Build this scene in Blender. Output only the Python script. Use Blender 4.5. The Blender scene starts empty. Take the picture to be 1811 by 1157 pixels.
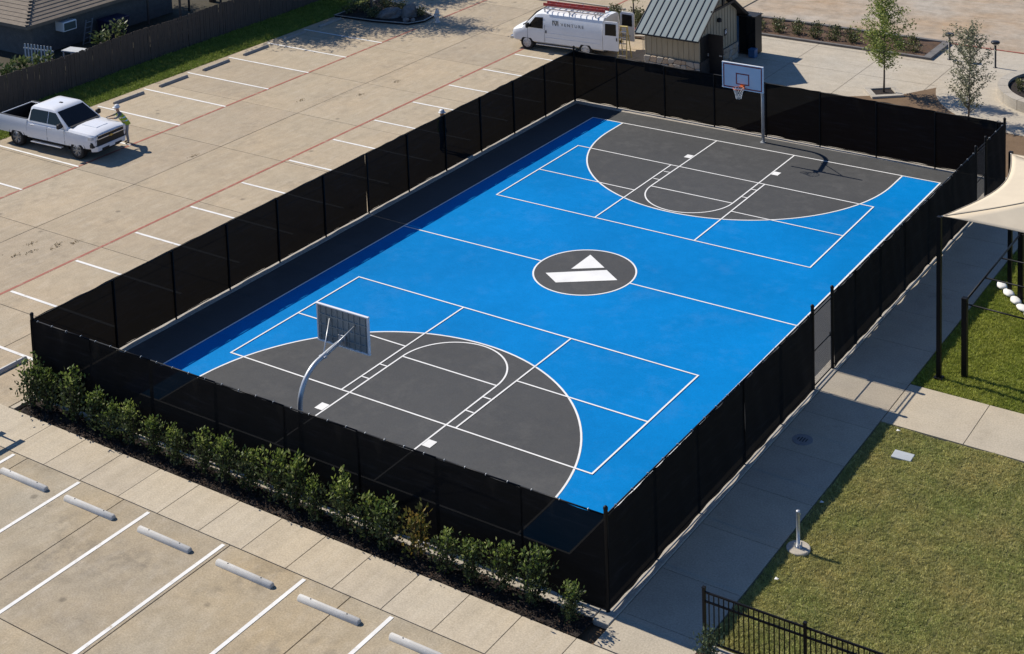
import bpy, bmesh, math, random
import numpy as np
from mathutils import Vector, Matrix, Quaternion
random.seed(7); RNG = np.random.default_rng(7)
sc = bpy.context.scene
COL = sc.collection
R = math.radians

# ------------------------------------------------------------------ camera
cam = bpy.data.cameras.new("camera"); camo = bpy.data.objects.new("camera", cam); COL.objects.link(camo)
yaw, pitch, roll = -0.5797954, 0.1237299, -0.0285824
fw = Vector((math.sin(yaw)*math.cos(pitch), math.cos(yaw)*math.cos(pitch), -math.sin(pitch)))
rt0 = Vector((math.cos(yaw), -math.sin(yaw), 0)); up0 = rt0.cross(fw)
rt = math.cos(roll)*rt0 + math.sin(roll)*up0; up = -math.sin(roll)*rt0 + math.cos(roll)*up0
M = Matrix((rt, up, -fw)).transposed().to_4x4(); M.translation = Vector((27.52764, -43.46556, 23.66575))
camo.matrix_world = M
cam.sensor_width = 36; cam.lens = 2734.266/1811*36
cam.shift_x = -64.061/1811; cam.shift_y = -963.138/1811       # architectural lens shift: verticals stay upright
cam.clip_start = 0.5; cam.clip_end = 2000
sc.camera = camo
# ------------------------------------------------------------------ light
SUN_EL = R(42.5)
w = bpy.data.worlds.new("World"); sc.world = w; w.use_nodes = True
nt = w.node_tree; bg = nt.nodes["Background"]
sky = nt.nodes.new("ShaderNodeTexSky"); sky.sky_type = 'NISHITA'; sky.sun_disc = False
sky.sun_elevation = SUN_EL; sky.sun_rotation = R(270); sky.air_density = 0.8; sky.dust_density = 0.0; sky.ozone_density = 9.0
nt.links.new(sky.outputs[0], bg.inputs[0]); bg.inputs[1].default_value = 0.11
sun = bpy.data.lights.new("sun", 'SUN'); sun.energy = 5.0; sun.angle = R(0.5); sun.color = (1.0, 0.925, 0.81)
suno = bpy.data.objects.new("sun", sun); COL.objects.link(suno)
suno.location = (-30, 0, 40)
suno.rotation_euler = Vector((math.cos(SUN_EL), -0.02, -math.sin(SUN_EL))).to_track_quat('-Z', 'Y').to_euler()
sc.view_settings.view_transform = 'Standard'; sc.view_settings.look = 'None'; sc.view_settings.exposure = 0.22; sc.view_settings.gamma = 1
sc.render.resolution_x = 1024; sc.render.resolution_y = 654

# ------------------------------------------------------------------ helpers
def s3(r, g, b):
    f = lambda c: (c/255/12.92) if c/255 <= .04045 else ((c/255+.055)/1.055)**2.4
    return (f(r), f(g), f(b))

MATS = {}
def node(nt, typ, **kw):
    n = nt.nodes.new(typ)
    for k, v in kw.items(): setattr(n, k, v)
    return n
def newmat(name):
    m = bpy.data.materials.new(name); m.use_nodes = True; MATS[name] = m
    return m, m.node_tree, m.node_tree.nodes["Principled BSDF"]
def coords(nt, world=False, rnd=True):
    if world:
        return node(nt, "ShaderNodeNewGeometry").outputs["Position"]
    tc = node(nt, "ShaderNodeTexCoord"); oi = node(nt, "ShaderNodeObjectInfo")
    mul = node(nt, "ShaderNodeMath", operation='MULTIPLY'); mul.inputs[1].default_value = 37.0
    nt.links.new(oi.outputs["Random"], mul.inputs[0])
    add = node(nt, "ShaderNodeVectorMath", operation='ADD')
    nt.links.new(tc.outputs["Object"], add.inputs[0]); nt.links.new(mul.outputs[0], add.inputs[1])
    return add.outputs[0]
def noise(nt, vec, scale, detail=4, rough=.55, stretch=None):
    if stretch:
        mp = node(nt, "ShaderNodeMapping"); mp.inputs["Scale"].default_value = stretch
        nt.links.new(vec, mp.inputs[0]); vec = mp.outputs[0]
    n = node(nt, "ShaderNodeTexNoise"); n.inputs["Scale"].default_value = scale
    n.inputs["Detail"].default_value = detail; n.inputs["Roughness"].default_value = rough
    nt.links.new(vec, n.inputs["Vector"])
    return n.outputs["Fac"]
def ramp(nt, fac, stops, interp='LINEAR'):
    r = node(nt, "ShaderNodeValToRGB"); r.color_ramp.interpolation = interp
    els = r.color_ramp.elements
    while len(els) < len(stops): els.new(.5)
    for e, (p, c) in zip(els, stops):
        e.position = p; e.color = (*c, 1) if len(c) == 3 else c
    nt.links.new(fac, r.inputs[0])
    return r.outputs[0]
def mixc(nt, fac, a, b, mode='MIX'):
    m = node(nt, "ShaderNodeMix", data_type='RGBA', blend_type=mode)
    if isinstance(fac, float): m.inputs[0].default_value = fac
    else: nt.links.new(fac, m.inputs[0])
    for s, v in ((6, a), (7, b)):
        if isinstance(v, tuple): m.inputs[s].default_value = (*v[:3], 1)
        else: nt.links.new(v, m.inputs[s])
    return m.outputs[2]
def bump(nt, h, strength, dist, bsdf):
    b = node(nt, "ShaderNodeBump"); b.inputs["Strength"].default_value = strength; b.inputs["Distance"].default_value = dist
    nt.links.new(h, b.inputs["Height"]); nt.links.new(b.outputs[0], bsdf.inputs["Normal"])
def pm(name, c1, c2=None, scale=6, rough=.7, metal=0, bmp=0, bdist=.01, world=False, stretch=None, spec=.4, fine=None):
    """general procedural material: two-tone noise, optional fine speckle and bump"""
    m, nt, bs = newmat(name)
    v = coords(nt, world)
    c2 = c2 or tuple(x*.8 for x in c1)
    n1 = noise(nt, v, scale, 5, .6, stretch)
    col = ramp(nt, n1, [(.3, c2), (.7, c1)])
    if fine:
        n2 = noise(nt, v, fine, 2, .7)
        col = mixc(nt, ramp(nt, n2, [(.35, (0,0,0)), (.75, (1,1,1))]), mixc(nt, .5, col, tuple(x*.55 for x in c1)), col)
    nt.links.new(col, bs.inputs["Base Color"])
    bs.inputs["Roughness"].default_value = rough; bs.inputs["Metallic"].default_value = metal
    bs.inputs["Specular IOR Level"].default_value = spec
    if bmp: bump(nt, noise(nt, v, fine or scale*4, 4, .6), bmp, bdist, bs)
    return m

def concrete(name, base, warm, stain=.5, streak=None, tint=.10, grain=1.6, oil=0):
    m, nt, bs = newmat(name)
    v = coords(nt, True)
    big = noise(nt, v, .22, 5, .6); mid = noise(nt, v, 1.3, 6, .65); fine = noise(nt, v, 22, 3, .7)
    col = ramp(nt, big, [(.32, base), (.68, warm)])
    col = mixc(nt, ramp(nt, mid, [(.42, (0,0,0)), (.72, (1,1,1))]), col, mixc(nt, .32*stain, col, (.10, .085, .06)))
    spots = noise(nt, v, .75, 8, .72)
    col = mixc(nt, ramp(nt, spots, [(.60, (0,0,0)), (.74, (.55*stain,)*3)]), col, (.13, .105, .075))
    if streak:
        st = noise(nt, v, 1.0, 5, .65, streak)
        col = mixc(nt, ramp(nt, st, [(.44, (0,0,0)), (.72, (.30,.30,.30))]), col, mixc(nt, .55, col, (.16,.135,.10)))
        blot = noise(nt, v, 3.2, 7, .75)
        col = mixc(nt, ramp(nt, blot, [(.45,(0,0,0)),(.68,(.30,)*3)]), col, mixc(nt, .6, col, (.17,.14,.10)))
        st2 = noise(nt, v, 1.7, 4, .6, tuple(x*1.9 for x in streak))
        col = mixc(nt, ramp(nt, st2, [(.48, (0,0,0)), (.75, (.22,.22,.22))]), col, (.60,.54,.45))
    col = mixc(nt, ramp(nt, fine, [(.30, (.82,)*3), (.72, (1.12,)*3)]), (0,0,0), col) if False else mixc(nt, .22*grain, col, mixc(nt, 1.0, col, ramp(nt, fine, [(.3, (.35,)*3), (.7, (1.4,)*3)]), 'MULTIPLY'))
    if oil:
        o1 = noise(nt, v, .42, 3, .5); o2 = noise(nt, v, 2.6, 6, .7)
        of = mixc(nt, 1.0, ramp(nt, o1, [(.50,(0,0,0)),(.66,(1,1,1))]), ramp(nt, o2, [(.42,(0,0,0)),(.66,(oil,)*3)]), 'MULTIPLY')
        col = mixc(nt, of, col, (.11,.10,.085))
        vo = node(nt, "ShaderNodeTexVoronoi"); vo.inputs["Scale"].default_value = .55; nt.links.new(v, vo.inputs["Vector"])
        col = mixc(nt, ramp(nt, vo.outputs["Distance"], [(.035,(.55,)*3),(.075,(0,0,0))]), col, (.10,.085,.065))
    oi = node(nt, "ShaderNodeObjectInfo")
    tintc = ramp(nt, oi.outputs["Random"], [(0, (1-tint, 1-tint, 1-tint*.8)), (.5, (1, 1-tint*.15, 1-tint*.4)), (1, (1+tint*.5, 1+tint*.5, 1+tint*.5))])
    col = mixc(nt, 1.0, col, tintc, 'MULTIPLY')
    nt.links.new(col, bs.inputs["Base Color"]); bs.inputs["Roughness"].default_value = .85; bs.inputs["Specular IOR Level"].default_value = .25
    bump(nt, fine, .25, .006, bs)
    return m

def paint(name, col, under, wear=.5, world=True):
    m, nt, bs = newmat(name)
    v = coords(nt, world)
    n = noise(nt, v, 3.0, 8, .75)
    c = ramp(nt, noise(nt, v, 1.2, 4), [(.3, tuple(x*.86 for x in col)), (.7, col)])
    if wear > 0:
        c = mixc(nt, ramp(nt, n, [(.66-.14*wear, (0,0,0)), (.70, (1,1,1))]), c, under)
    nt.links.new(c, bs.inputs["Base Color"]); bs.inputs["Roughness"].default_value = .7; bs.inputs["Specular IOR Level"].default_value = .3
    return m

def courtmat(name, col, var=.10, spec=.12, dust=.09):
    m, nt, bs = newmat(name)
    v = coords(nt, True)
    big = noise(nt, v, .18, 4, .5); fine = noise(nt, v, 26, 3, .85); mid = noise(nt, v, 2.2, 6, .7)
    lo = tuple(x*(1-var) for x in col); hi = tuple(x*(1+var) for x in col)
    c = ramp(nt, big, [(.3, lo), (.7, hi)])
    c = mixc(nt, .35, c, mixc(nt, 1.0, c, ramp(nt, fine, [(.3, (.55,)*3), (.7, (1.35,)*3)]), 'MULTIPLY'))
    c = mixc(nt, .18, c, mixc(nt, 1.0, c, ramp(nt, mid, [(.3, (.7,)*3), (.7, (1.2,)*3)]), 'MULTIPLY'))
    du=noise(nt, v, .55, 7, .72); c=mixc(nt, ramp(nt, du, [(.52,(0,0,0)),(.74,(dust,)*3)]), c, (.30,.29,.27))
    nt.links.new(c, bs.inputs["Base Color"]); rr_=ramp(nt, mid, [(.3,(.52,)*3),(.7,(.72,)*3)]); nt.links.new(rr_, bs.inputs["Roughness"]); bs.inputs["Specular IOR Level"].default_value = spec
    bump(nt, fine, .3, .004, bs)
    return m

def leafmat(name, stops, trans=.25, rough=.5):
    m, nt, bs = newmat(name)
    g = node(nt, "ShaderNodeNewGeometry")
    c = ramp(nt, g.outputs["Random Per Island"], stops)
    oi = node(nt, "ShaderNodeObjectInfo")
    c = mixc(nt, 1.0, c, ramp(nt, oi.outputs["Random"], [(0, (.82,.86,.8)), (1, (1.15,1.1,1.0))]), 'MULTIPLY')
    nt.links.new(c, bs.inputs["Base Color"]); bs.inputs["Roughness"].default_value = rough; bs.inputs["Specular IOR Level"].default_value = .35
    t = node(nt, "ShaderNodeBsdfTranslucent"); nt.links.new(c, t.inputs[0])
    mx = node(nt, "ShaderNodeMixShader"); mx.inputs[0].default_value = trans
    out = nt.nodes["Material Output"]
    nt.links.new(bs.outputs[0], mx.inputs[1]); nt.links.new(t.outputs[0], mx.inputs[2]); nt.links.new(mx.outputs[0], out.inputs[0])
    return m

def meshmat(name, col, clear, weave=None):
    """woven screen: opaque threads with open gaps between them"""
    m, nt, bs = newmat(name)
    v = coords(nt, False)
    n = noise(nt, v, 1.6, 6, .65, (.6, .6, 5))
    c = ramp(nt, n, [(.32, tuple(x*.5 for x in col)), (.55, col), (.72, tuple(x*3.0 for x in col))])
    nt.links.new(c, bs.inputs["Base Color"]); bs.inputs["Roughness"].default_value = .9; bs.inputs["Specular IOR Level"].default_value = .15
    t = node(nt, "ShaderNodeBsdfTransparent")
    mx = node(nt, "ShaderNodeMixShader"); mx.inputs[0].default_value = clear
    nt.links.new(bs.outputs[0], mx.inputs[1]); nt.links.new(t.outputs[0], mx.inputs[2])
    nt.links.new(mx.outputs[0], nt.nodes["Material Output"].inputs[0])
    return m

def setp(o, **kw):
    for k, v in kw.items():
        if v is not None: o[k] = v
    return o
def link(name, me, mat=None, parent=None, loc=None, rotz=None):
    o = bpy.data.objects.new(name, me); COL.objects.link(o)
    if mat is not None and me is not None and not len(me.materials):
        for mm in (mat if isinstance(mat, (list, tuple)) else [mat]): me.materials.append(mm)
    if parent is not None: o.parent = parent
    if loc is not None: o.location = loc
    if rotz is not None: o.rotation_euler = (0, 0, rotz)
    return o
def thing(name, label, cat, loc=(0,0,0), rotz=0, group=None):
    o = bpy.data.objects.new(name, None); COL.objects.link(o); o.location = loc; o.rotation_euler = (0,0,rotz)
    o.empty_display_size = .2
    return setp(o, label=label, category=cat, group=group)
def copy_tree(o, parent=None, loc=None, rotz=None, label=None):
    c = o.copy(); COL.objects.link(c); c.parent = parent
    if loc is not None: c.location = loc
    if rotz is not None: c.rotation_euler = (0,0,rotz)
    if label: c['label'] = label
    for ch in list(o.children): copy_tree(ch, c)
    return c
ORD = ["first","second","third","fourth","fifth","sixth","seventh","eighth","ninth","tenth","eleventh","twelfth","thirteenth","fourteenth","fifteenth","sixteenth","seventeenth","eighteenth","nineteenth","twentieth","twenty-first","twenty-second","twenty-third","twenty-fourth"]

class MB:
    def __init__(s): s.v=[]; s.f=[]; s.mi=[]; s.m=0
    def add(s, vs, fs):
        b=len(s.v); s.v.extend([tuple(x) for x in vs])
        for f in fs: s.f.append(tuple(b+i for i in f)); s.mi.append(s.m)
        return s
    def box(s, c, d, rot=None, bev=0):
        x,y,z=(t/2 for t in d)
        if bev:
            b=bev; P=[]
            for sz in (-1,1):
                zz=sz*z
                P.append([(-x+b,-y+b),(x-b,-y+b),(x-b,y-b),(-x+b,y-b)])
            vs=[]
            for zz,ins in ((-z,b),(-z+b,0),(z-b,0),(z,b)):
                vs+=[(-x+ins,-y+ins,zz),(x-ins,-y+ins,zz),(x-ins,y-ins,zz),(-x+ins,y-ins,zz)]
            fs=[(3,2,1,0),(12,13,14,15)]
            for k in range(3):
                for i in range(4):
                    j=(i+1)%4; fs.append((k*4+i,k*4+j,k*4+4+j,k*4+4+i))
        else:
            vs=[(-x,-y,-z),(x,-y,-z),(x,y,-z),(-x,y,-z),(-x,-y,z),(x,-y,z),(x,y,z),(-x,y,z)]
            fs=[(3,2,1,0),(4,5,6,7),(0,1,5,4),(1,2,6,5),(2,3,7,6),(3,0,4,7)]
        c=Vector(c)
        vs=[((rot@Vector(p)) if rot is not None else Vector(p))+c for p in vs]
        return s.add(vs,fs)
    def hexa(s, P): return s.add(P,[(3,2,1,0),(4,5,6,7),(0,1,5,4),(1,2,6,5),(2,3,7,6),(3,0,4,7)])
    def quad(s,*P): return s.add(P,[tuple(range(len(P)))])
    def cyl(s,p0,p1,r0,r1=None,n=10,caps=True):
        return s.tube([p0,p1],[r0,r0 if r1 is None else r1],n,caps)
    def tube(s,path,r,n=8,caps=True):
        path=[Vector(p) for p in path]; k=len(path)
        rs=r if isinstance(r,(list,tuple)) else [r]*k
        rings=[]; prev=None
        for i,p in enumerate(path):
            t=((path[min(i+1,k-1)]-path[i]).normalized()+(path[i]-path[max(i-1,0)]).normalized())
            if t.length<1e-6: t=path[min(i+1,k-1)]-path[max(i-1,0)]
            t.normalize()
            if prev is None:
                a=Vector((0,0,1)) if abs(t.z)<.9 else Vector((1,0,0)); u=t.cross(a).normalized()
            else: u=(prev-t*prev.dot(t)).normalized()
            prev=u; w_=t.cross(u)
            rings.append([p+rs[i]*(math.cos(q)*u+math.sin(q)*w_) for q in [2*math.pi*j/n for j in range(n)]])
        return s.loft(rings,caps)
    def loft(s,rings,caps=True,closed=True):
        n=len(rings[0]); vs=[p for r in rings for p in r]; fs=[]
        for i in range(len(rings)-1):
            for j in range(n if closed else n-1):
                q=(j+1)%n; fs.append((i*n+j,i*n+q,(i+1)*n+q,(i+1)*n+j))
        if caps: fs.append(tuple(range(n-1,-1,-1))); fs.append(tuple((len(rings)-1)*n+j for j in range(n)))
        return s.add(vs,fs)
    def lathe(s,prof,c=(0,0,0),n=16):
        c=Vector(c); rings=[[c+Vector((r*math.cos(2*math.pi*j/n),r*math.sin(2*math.pi*j/n),z)) for j in range(n)] for r,z in prof]
        return s.loft(rings,True)
    def prism(s,poly,z0,z1):
        n=len(poly); vs=[(x,y,z0) for x,y in poly]+[(x,y,z1) for x,y in poly]
        fs=[tuple(range(n-1,-1,-1)),tuple(range(n,2*n))]+[(i,(i+1)%n,n+(i+1)%n,n+i) for i in range(n)]
        return s.add(vs,fs)
    def sphere(s,c,r,n=10,m=6,sc_=(1,1,1)):
        c=Vector(c)
        rings=[[c+Vector((r*sc_[0]*math.sin(a)*math.cos(b),r*sc_[1]*math.sin(a)*math.sin(b),r*sc_[2]*math.cos(a))) for b in [2*math.pi*j/n for j in range(n)]] for a in [math.pi*(i+.02)/(m+.04) for i in range(m+1)]]
        return s.loft(rings[::-1],True)
    def mesh(s,name,smooth=False):
        me=bpy.data.meshes.new(name); me.from_pydata(s.v,[],s.f); me.update()
        if any(s.mi): me.polygons.foreach_set("material_index",s.mi)
        if smooth: me.polygons.foreach_set("use_smooth",[True]*len(me.polygons))
        return me
    def build(s,name,mat,parent=None,smooth=False,loc=None,rotz=None,angle=None):
        me=s.mesh(name,smooth)
        if angle is not None:
            me.polygons.foreach_set("use_smooth",[True]*len(me.polygons)); me.set_sharp_from_angle(angle=R(angle))
        return link(name,me,mat,parent,loc,rotz)

def flat(name, poly, z, mat, parent=None):
    return MB().quad(*[(x,y,z) for x,y in poly]).build(name, mat, parent)
def strip(p0, p1, wd, ext=0):
    a=Vector((*p0,0)); b=Vector((*p1,0)); t=(b-a).normalized(); n=Vector((-t.y,t.x,0))*wd/2; a=a-t*ext; b=b+t*ext
    return [(a-n)[:2],(b-n)[:2],(b+n)[:2],(a+n)[:2]]
def ring_poly(name, pts, wd, z, mat, parent, closed=False):
    """a painted line of constant width along a polyline, one sheet"""
    P=[Vector((*p,0)) for p in pts]; n=len(P); m=MB(); vs=[]
    for i in range(n):
        a=P[(i-1)%n] if (closed or i>0) else P[i]; b=P[(i+1)%n] if (closed or i<n-1) else P[i]
        t=(b-a).normalized(); nn=Vector((-t.y,t.x,0))*wd/2
        vs += [(P[i].x-nn.x,P[i].y-nn.y,z),(P[i].x+nn.x,P[i].y+nn.y,z)]
    fs=[(2*i,2*((i+1)%n),2*((i+1)%n)+1,2*i+1) for i in range(n if closed else n-1)]
    m.add(vs,fs)
    return m.build(name,mat,parent)
def quads_np(name, V, nper, mat, parent=None):
    """many separate n-gons from a numpy array (k*nper,3)"""
    k=len(V)//nper; me=bpy.data.meshes.new(name)
    me.vertices.add(len(V)); me.vertices.foreach_set("co",V.astype(np.float32).ravel())
    me.loops.add(k*nper); me.loops.foreach_set("vertex_index",np.arange(k*nper,dtype=np.int32))
    me.polygons.add(k); me.polygons.foreach_set("loop_start",(np.arange(k)*nper).astype(np.int32)); 
    me.update(calc_edges=True)
    if mat is not None: me.materials.append(mat)
    return me
def leaves_np(C, D, L, Wd, rng):
    """leaf quads (diamonds): centres C, directions D, lengths L, widths Wd"""
    n=len(C); D=D/np.linalg.norm(D,axis=1,keepdims=True)
    r=rng.normal(size=(n,3)); S=np.cross(D,r); S/=np.linalg.norm(S,axis=1,keepdims=True)+1e-9
    L=np.asarray(L).reshape(-1,1)*np.ones((n,1)); Wd=np.asarray(Wd).reshape(-1,1)*np.ones((n,1))
    V=np.stack([C, C+D*L*.5+S*Wd*.5, C+D*L, C+D*L*.5-S*Wd*.5],1)
    return V.reshape(-1,3)
def wobble_grid(x0,x1,y0,y1,nx,ny,zf):
    m=MB(); vs=[(x0+(x1-x0)*i/nx,y0+(y1-y0)*j/ny,0) for j in range(ny+1) for i in range(nx+1)]
    vs=[(x,y,zf(x,y)) for x,y,_ in vs]
    m.add(vs,[(j*(nx+1)+i,j*(nx+1)+i+1,(j+1)*(nx+1)+i+1,(j+1)*(nx+1)+i) for j in range(ny) for i in range(nx)])
    return m

# ------------------------------------------------------------------ materials
CONC = concrete("concrete_lot", (.41,.347,.252), (.455,.365,.25), .5, (1.6,.35,1), .08, 1.8, .22)
CONCN = concrete("concrete_near_lot", (.39,.345,.265), (.43,.34,.215), .7, (.9,.5,1), .08, 1.8, .42)
WALK = concrete("concrete_sidewalk", (.49,.43,.335), (.52,.44,.32), .3, (2.2,.16,1), .07)
WALKE = concrete("concrete_walkway", (.43,.385,.31), (.47,.405,.305), .5, None, .06)
PLAZA = concrete("concrete_plaza", (.46,.42,.35), (.47,.405,.31), .35, (.3,1.2,1), .05)
ROADF = concrete("dusty_road", (.46,.405,.33), (.44,.31,.19), 1.3, (.15,1.0,1), .05)
KERBC = concrete("kerb_concrete", (.42,.39,.335), (.44,.39,.32), .7, None, .04)
JOINT = pm("joint_dirt", (.13,.105,.075), (.08,.065,.05), 3, .95, world=True)
SOIL = pm("bare_soil", (.20,.13,.072), (.14,.088,.048), 1.5, .95, bmp=.5, bdist=.03, world=True, fine=14)
MULCH = pm("dark_mulch", (.035,.024,.018), (.016,.012,.010), 5, .95, bmp=.8, bdist=.04, world=True, fine=25)
MULCHR = leafmat("mulch_chips", [(0,(.02,.014,.010)),(.6,(.05,.030,.020)),(1,(.10,.055,.035))], 0, .9)
LINE = paint("white_line", (.78,.77,.74), (.46,.40,.31), .75)
REDL = paint("red_line", (.34,.115,.08), (.42,.33,.24), 1.0)
BLUE = courtmat("blue_court_paint", (.0,.185,.50), .12, .06, .05)
GREY = courtmat("grey_court_paint", (.076,.077,.077), .08)
CLINE = paint("court_line", (.80,.80,.78), (.5,.5,.5), 0)
SCREEN = meshmat("windscreen_fabric", (.0035,.0036,.0042), .011)
BLACKM = pm("black_powder_coat", (.006,.006,.007), (.004,.004,.0045), 8, .5, 0, spec=.2)
GALV = pm("galvanised_steel", (.52,.54,.56), (.42,.44,.46), 5, .45, .55)
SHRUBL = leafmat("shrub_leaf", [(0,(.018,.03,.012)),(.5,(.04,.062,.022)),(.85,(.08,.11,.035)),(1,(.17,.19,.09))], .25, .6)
SHRUBT = leafmat("shrub_top_leaf", [(0,(.06,.10,.022)),(.5,(.14,.20,.04)),(.85,(.24,.30,.07)),(1,(.42,.44,.20))], .35, .55)  # paler leaf colours for the upper part of each shrub
SHRUBY = leafmat("shrub_leaf_yellowed", [(0,(.05,.06,.015)),(.5,(.13,.13,.028)),(.85,(.28,.20,.04)),(1,(.36,.21,.05))], .3, .6)
TREEL = leafmat("tree_leaf_green", [(0,(.10,.15,.03)),(.5,(.20,.26,.055)),(1,(.38,.40,.12))], .4)
TREEG = leafmat("tree_leaf_olive", [(0,(.11,.12,.075)),(.5,(.23,.235,.15)),(1,(.42,.39,.27))], .35)
DARKL = leafmat("dense_leaf", [(0,(.015,.03,.01)),(.6,(.04,.075,.02)),(1,(.10,.14,.05))], .2)
BARK = pm("bark", (.17,.14,.11), (.09,.07,.055), 12, .9, bmp=.5, bdist=.01)
WOODF = pm("weathered_wood", (.105,.082,.066), (.055,.043,.036), 3, .9, stretch=(6,6,.6), fine=30)
WHITEP = pm("white_paint", (.76,.77,.78), (.70,.71,.72), 1.2, .35, spec=.5)
PEARL = pm("pearl_white_body", (.74,.75,.77), (.70,.71,.735), 1.0, .22, spec=.6)
GLASS = pm("dark_tinted_glass", (.006,.007,.010), (.004,.005,.007), 2, .08, spec=.30)
RUBBER = pm("tyre_rubber", (.018,.018,.018), (.010,.010,.010), 20, .85)
CHROME = pm("bright_alloy", (.62,.63,.65), (.50,.51,.53), 6, .25, .85)
PLBLK = pm("black_plastic", (.014,.014,.015), (.009,.009,.009), 8, .55)

# ------------------------------------------------------------------ ground and paving
g = MB().quad((-400,-300,-.16),(400,-300,-.16),(400,500,-.16),(-400,500,-.16)).build("ground", SOIL); setp(g, kind="structure", label="bare brown earth under and around the paved site", category="ground")

def slab_mesh(lx, ly, th=.12):
    return MB().box((0,0,-th/2),(lx,ly,th),bev=.006).mesh("concrete_slab")
def paving(name, label, xs, ys, mat, gap=.022, zj=-.035, z=0.0, skip=None, jm=None):
    base = MB().quad((xs[0],ys[0],zj),(xs[-1],ys[0],zj),(xs[-1],ys[-1],zj),(xs[0],ys[-1],zj)).build(name, jm or JOINT)
    setp(base, kind="structure", label=label, category="paving")
    cache={}
    for i in range(len(xs)-1):
        for j in range(len(ys)-1):
            cx,cy=(xs[i]+xs[i+1])/2,(ys[j]+ys[j+1])/2
            if skip and skip(cx,cy): continue
            d=(round(xs[i+1]-xs[i]-gap,3),round(ys[j+1]-ys[j]-gap,3))
            if d not in cache:
                cache[d]=slab_mesh(*d); cache[d].materials.append(mat)
            link("concrete_slab", cache[d], None, base, (cx,cy,z+random.uniform(-.002,.001)))
    return base
ylot=[-17.72]+[-7.0+4.92*k for k in range(-2,13)]
lot = paving("parking_lot","sunlit tan concrete parking lot west of the ball court with stall markings",[-29.8,-24.02,-20.4,-16.74,-13.4,-10.14],ylot,CONC)
nlot = paving("parking_bay","stained tan concrete parking bays in front of the hedge",[-30.9,-26.97,-23.04,-19.11,-15.18,-11.25,-7.35,-3.45,.45,4.4,8.33,12.26,16.2],[-32.5,-27.5,-22.6,-17.74],CONCN)
walk = paving("sidewalk","pale broom-finished concrete sidewalk between hedge and parking bays",[-11.2+1.5*k for k in range(-1,1)]+[-8.2+1.5*k for k in range(0,15)],[-17.733,-16.22],WALK,gap=.014)
walkW = paving("sidewalk_corner","concrete sidewalk corner beside the hedge end and screen fence",[-10.12,-9.92],[-16.2,-15.2],WALK,gap=.016)
ew = paving("walkway","shaded concrete walkway along the gated side of the court fence",[10.22,12.36],[-16.2,-14.9,-13.0,-10.9,-8.8,-6.7,-4.6,-1.75,.5,2.7,4.9,7.1,9.3,11.5,13.7,15.4],WALKE,gap=.014)
cw = paving("gate_path","sunlit concrete path running from the court gate between two lawns",[12.37,14.75,17.2,19.6,22,24.4,27],[-4.05,-1.66],WALKE,gap=.014)
# apron slabs at hedge end
ap = paving("apron","tan concrete apron between hedge end and iron fence",[9.95,12.36],[-16.21,-16.205],WALK) if False else None
# kerb ribbon under the court fence
kerb = setp(MB().box((-9.93,0,-.05),(.44,31.1,.16),bev=.012).build("kerb", KERBC), kind="structure", label="pale concrete ribbon kerb under the court screen fence", category="kerb")
MB().box((10.0,0,-.05),(.42,31.0,.16),bev=.012).build("kerb_side", KERBC, kerb)
MB().box((.03,15.23,-.052),(19.46,.45,.16),bev=.012).build("kerb_side", KERBC, kerb)
MB().box((.03,-15.28,-.052),(19.46,.36,.16),bev=.012).build("kerb_side", KERBC, kerb)
# court
court = MB().quad((-9.74,-15.15,.012),(9.82,-15.15,.012),(9.82,15.06,.012),(-9.74,15.06,.012)).build("court", GREY)
setp(court, kind="structure", label="basketball and pickleball court painted blue and grey with white lines", category="court")
CX,CY=8.02,13.72
flat("blue_field",[(-CX,-CY),(CX,-CY),(CX,CY),(-CX,CY)],.016,BLUE,court)
AR,AY=6.47,12.5
def arc_pts(cx,cy,r,a0,a1,n): return [(cx+r*math.cos(a0+(a1-a0)*i/n),cy+r*math.sin(a0+(a1-a0)*i/n)) for i in range(n+1)]
for sg in (1,-1):
    A=[(AR,CY)]+arc_pts(0,AY,AR,0,-math.pi,64)+[(-AR,CY)]
    A=[(x,y*sg) for x,y in A]
    flat("grey_zone",A if sg<0 else A[::-1],.020,GREY,court)
    ring_poly("three_point_line",A,.06,.024,CLINE,court)
    K=[(1.8,CY*sg),(1.8,7.94*sg)]; ring_poly("lane_line",K,.055,.028,CLINE,court)
    ring_poly("lane_line",[(-x,y) for x,y in K],.055,.028,CLINE,court)
    ring_poly("free_throw_line",[(-1.8,7.94*sg),(1.8,7.94*sg)],.055,.0272,CLINE,court)
    ring_poly("free_throw_circle",[(x,y*sg) for x,y in arc_pts(0,7.94,1.8,0,-math.pi,40)],.055,.0285,CLINE,court)
    for sx in (1,-1):
        for yy in (9.55,8.68): ring_poly("lane_mark",[(1.83*sx,yy*sg),(2.10*sx,yy*sg)],.05,.030,CLINE,court)
        flat("lane_block",[(1.84*sx,11.33*sg),(2.13*sx,11.33*sg),(2.13*sx,11.68*sg),(1.84*sx,11.68*sg)],.031,CLINE,court)
flat("grey_disc",arc_pts(0,0,1.8,0,2*math.pi,64)[:-1],.020,GREY,court)
ring_poly("centre_circle",arc_pts(0,0,1.8,0,2*math.pi,64)[:-1],.06,.024,CLINE,court,True)
for sx in (-1,1): ring_poly("halfway_line",[(sx*1.8,0),(sx*CX,0)],.055,.0265,CLINE,court)
ring_poly("boundary_line",[(-CX,-CY),(-CX,CY)],.06,.026,CLINE,court); ring_poly("boundary_line",[(CX,-CY),(CX,CY)],.06,.026,CLINE,court)
for sy in (-1,1): ring_poly("boundary_line",[(-CX-.03,sy*CY),(CX+.03,sy*CY)],.06,.0272,CLINE,court)
flat("emblem_triangle",[(-.55,1.28),(-.53,-.04),(.44,.61)],.030,CLINE,court)
flat("emblem_bar",[(-1.14,-.75),(-.42,-1.21),(1.33,-.01),(.60,.49)],.030,CLINE,court)
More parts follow.
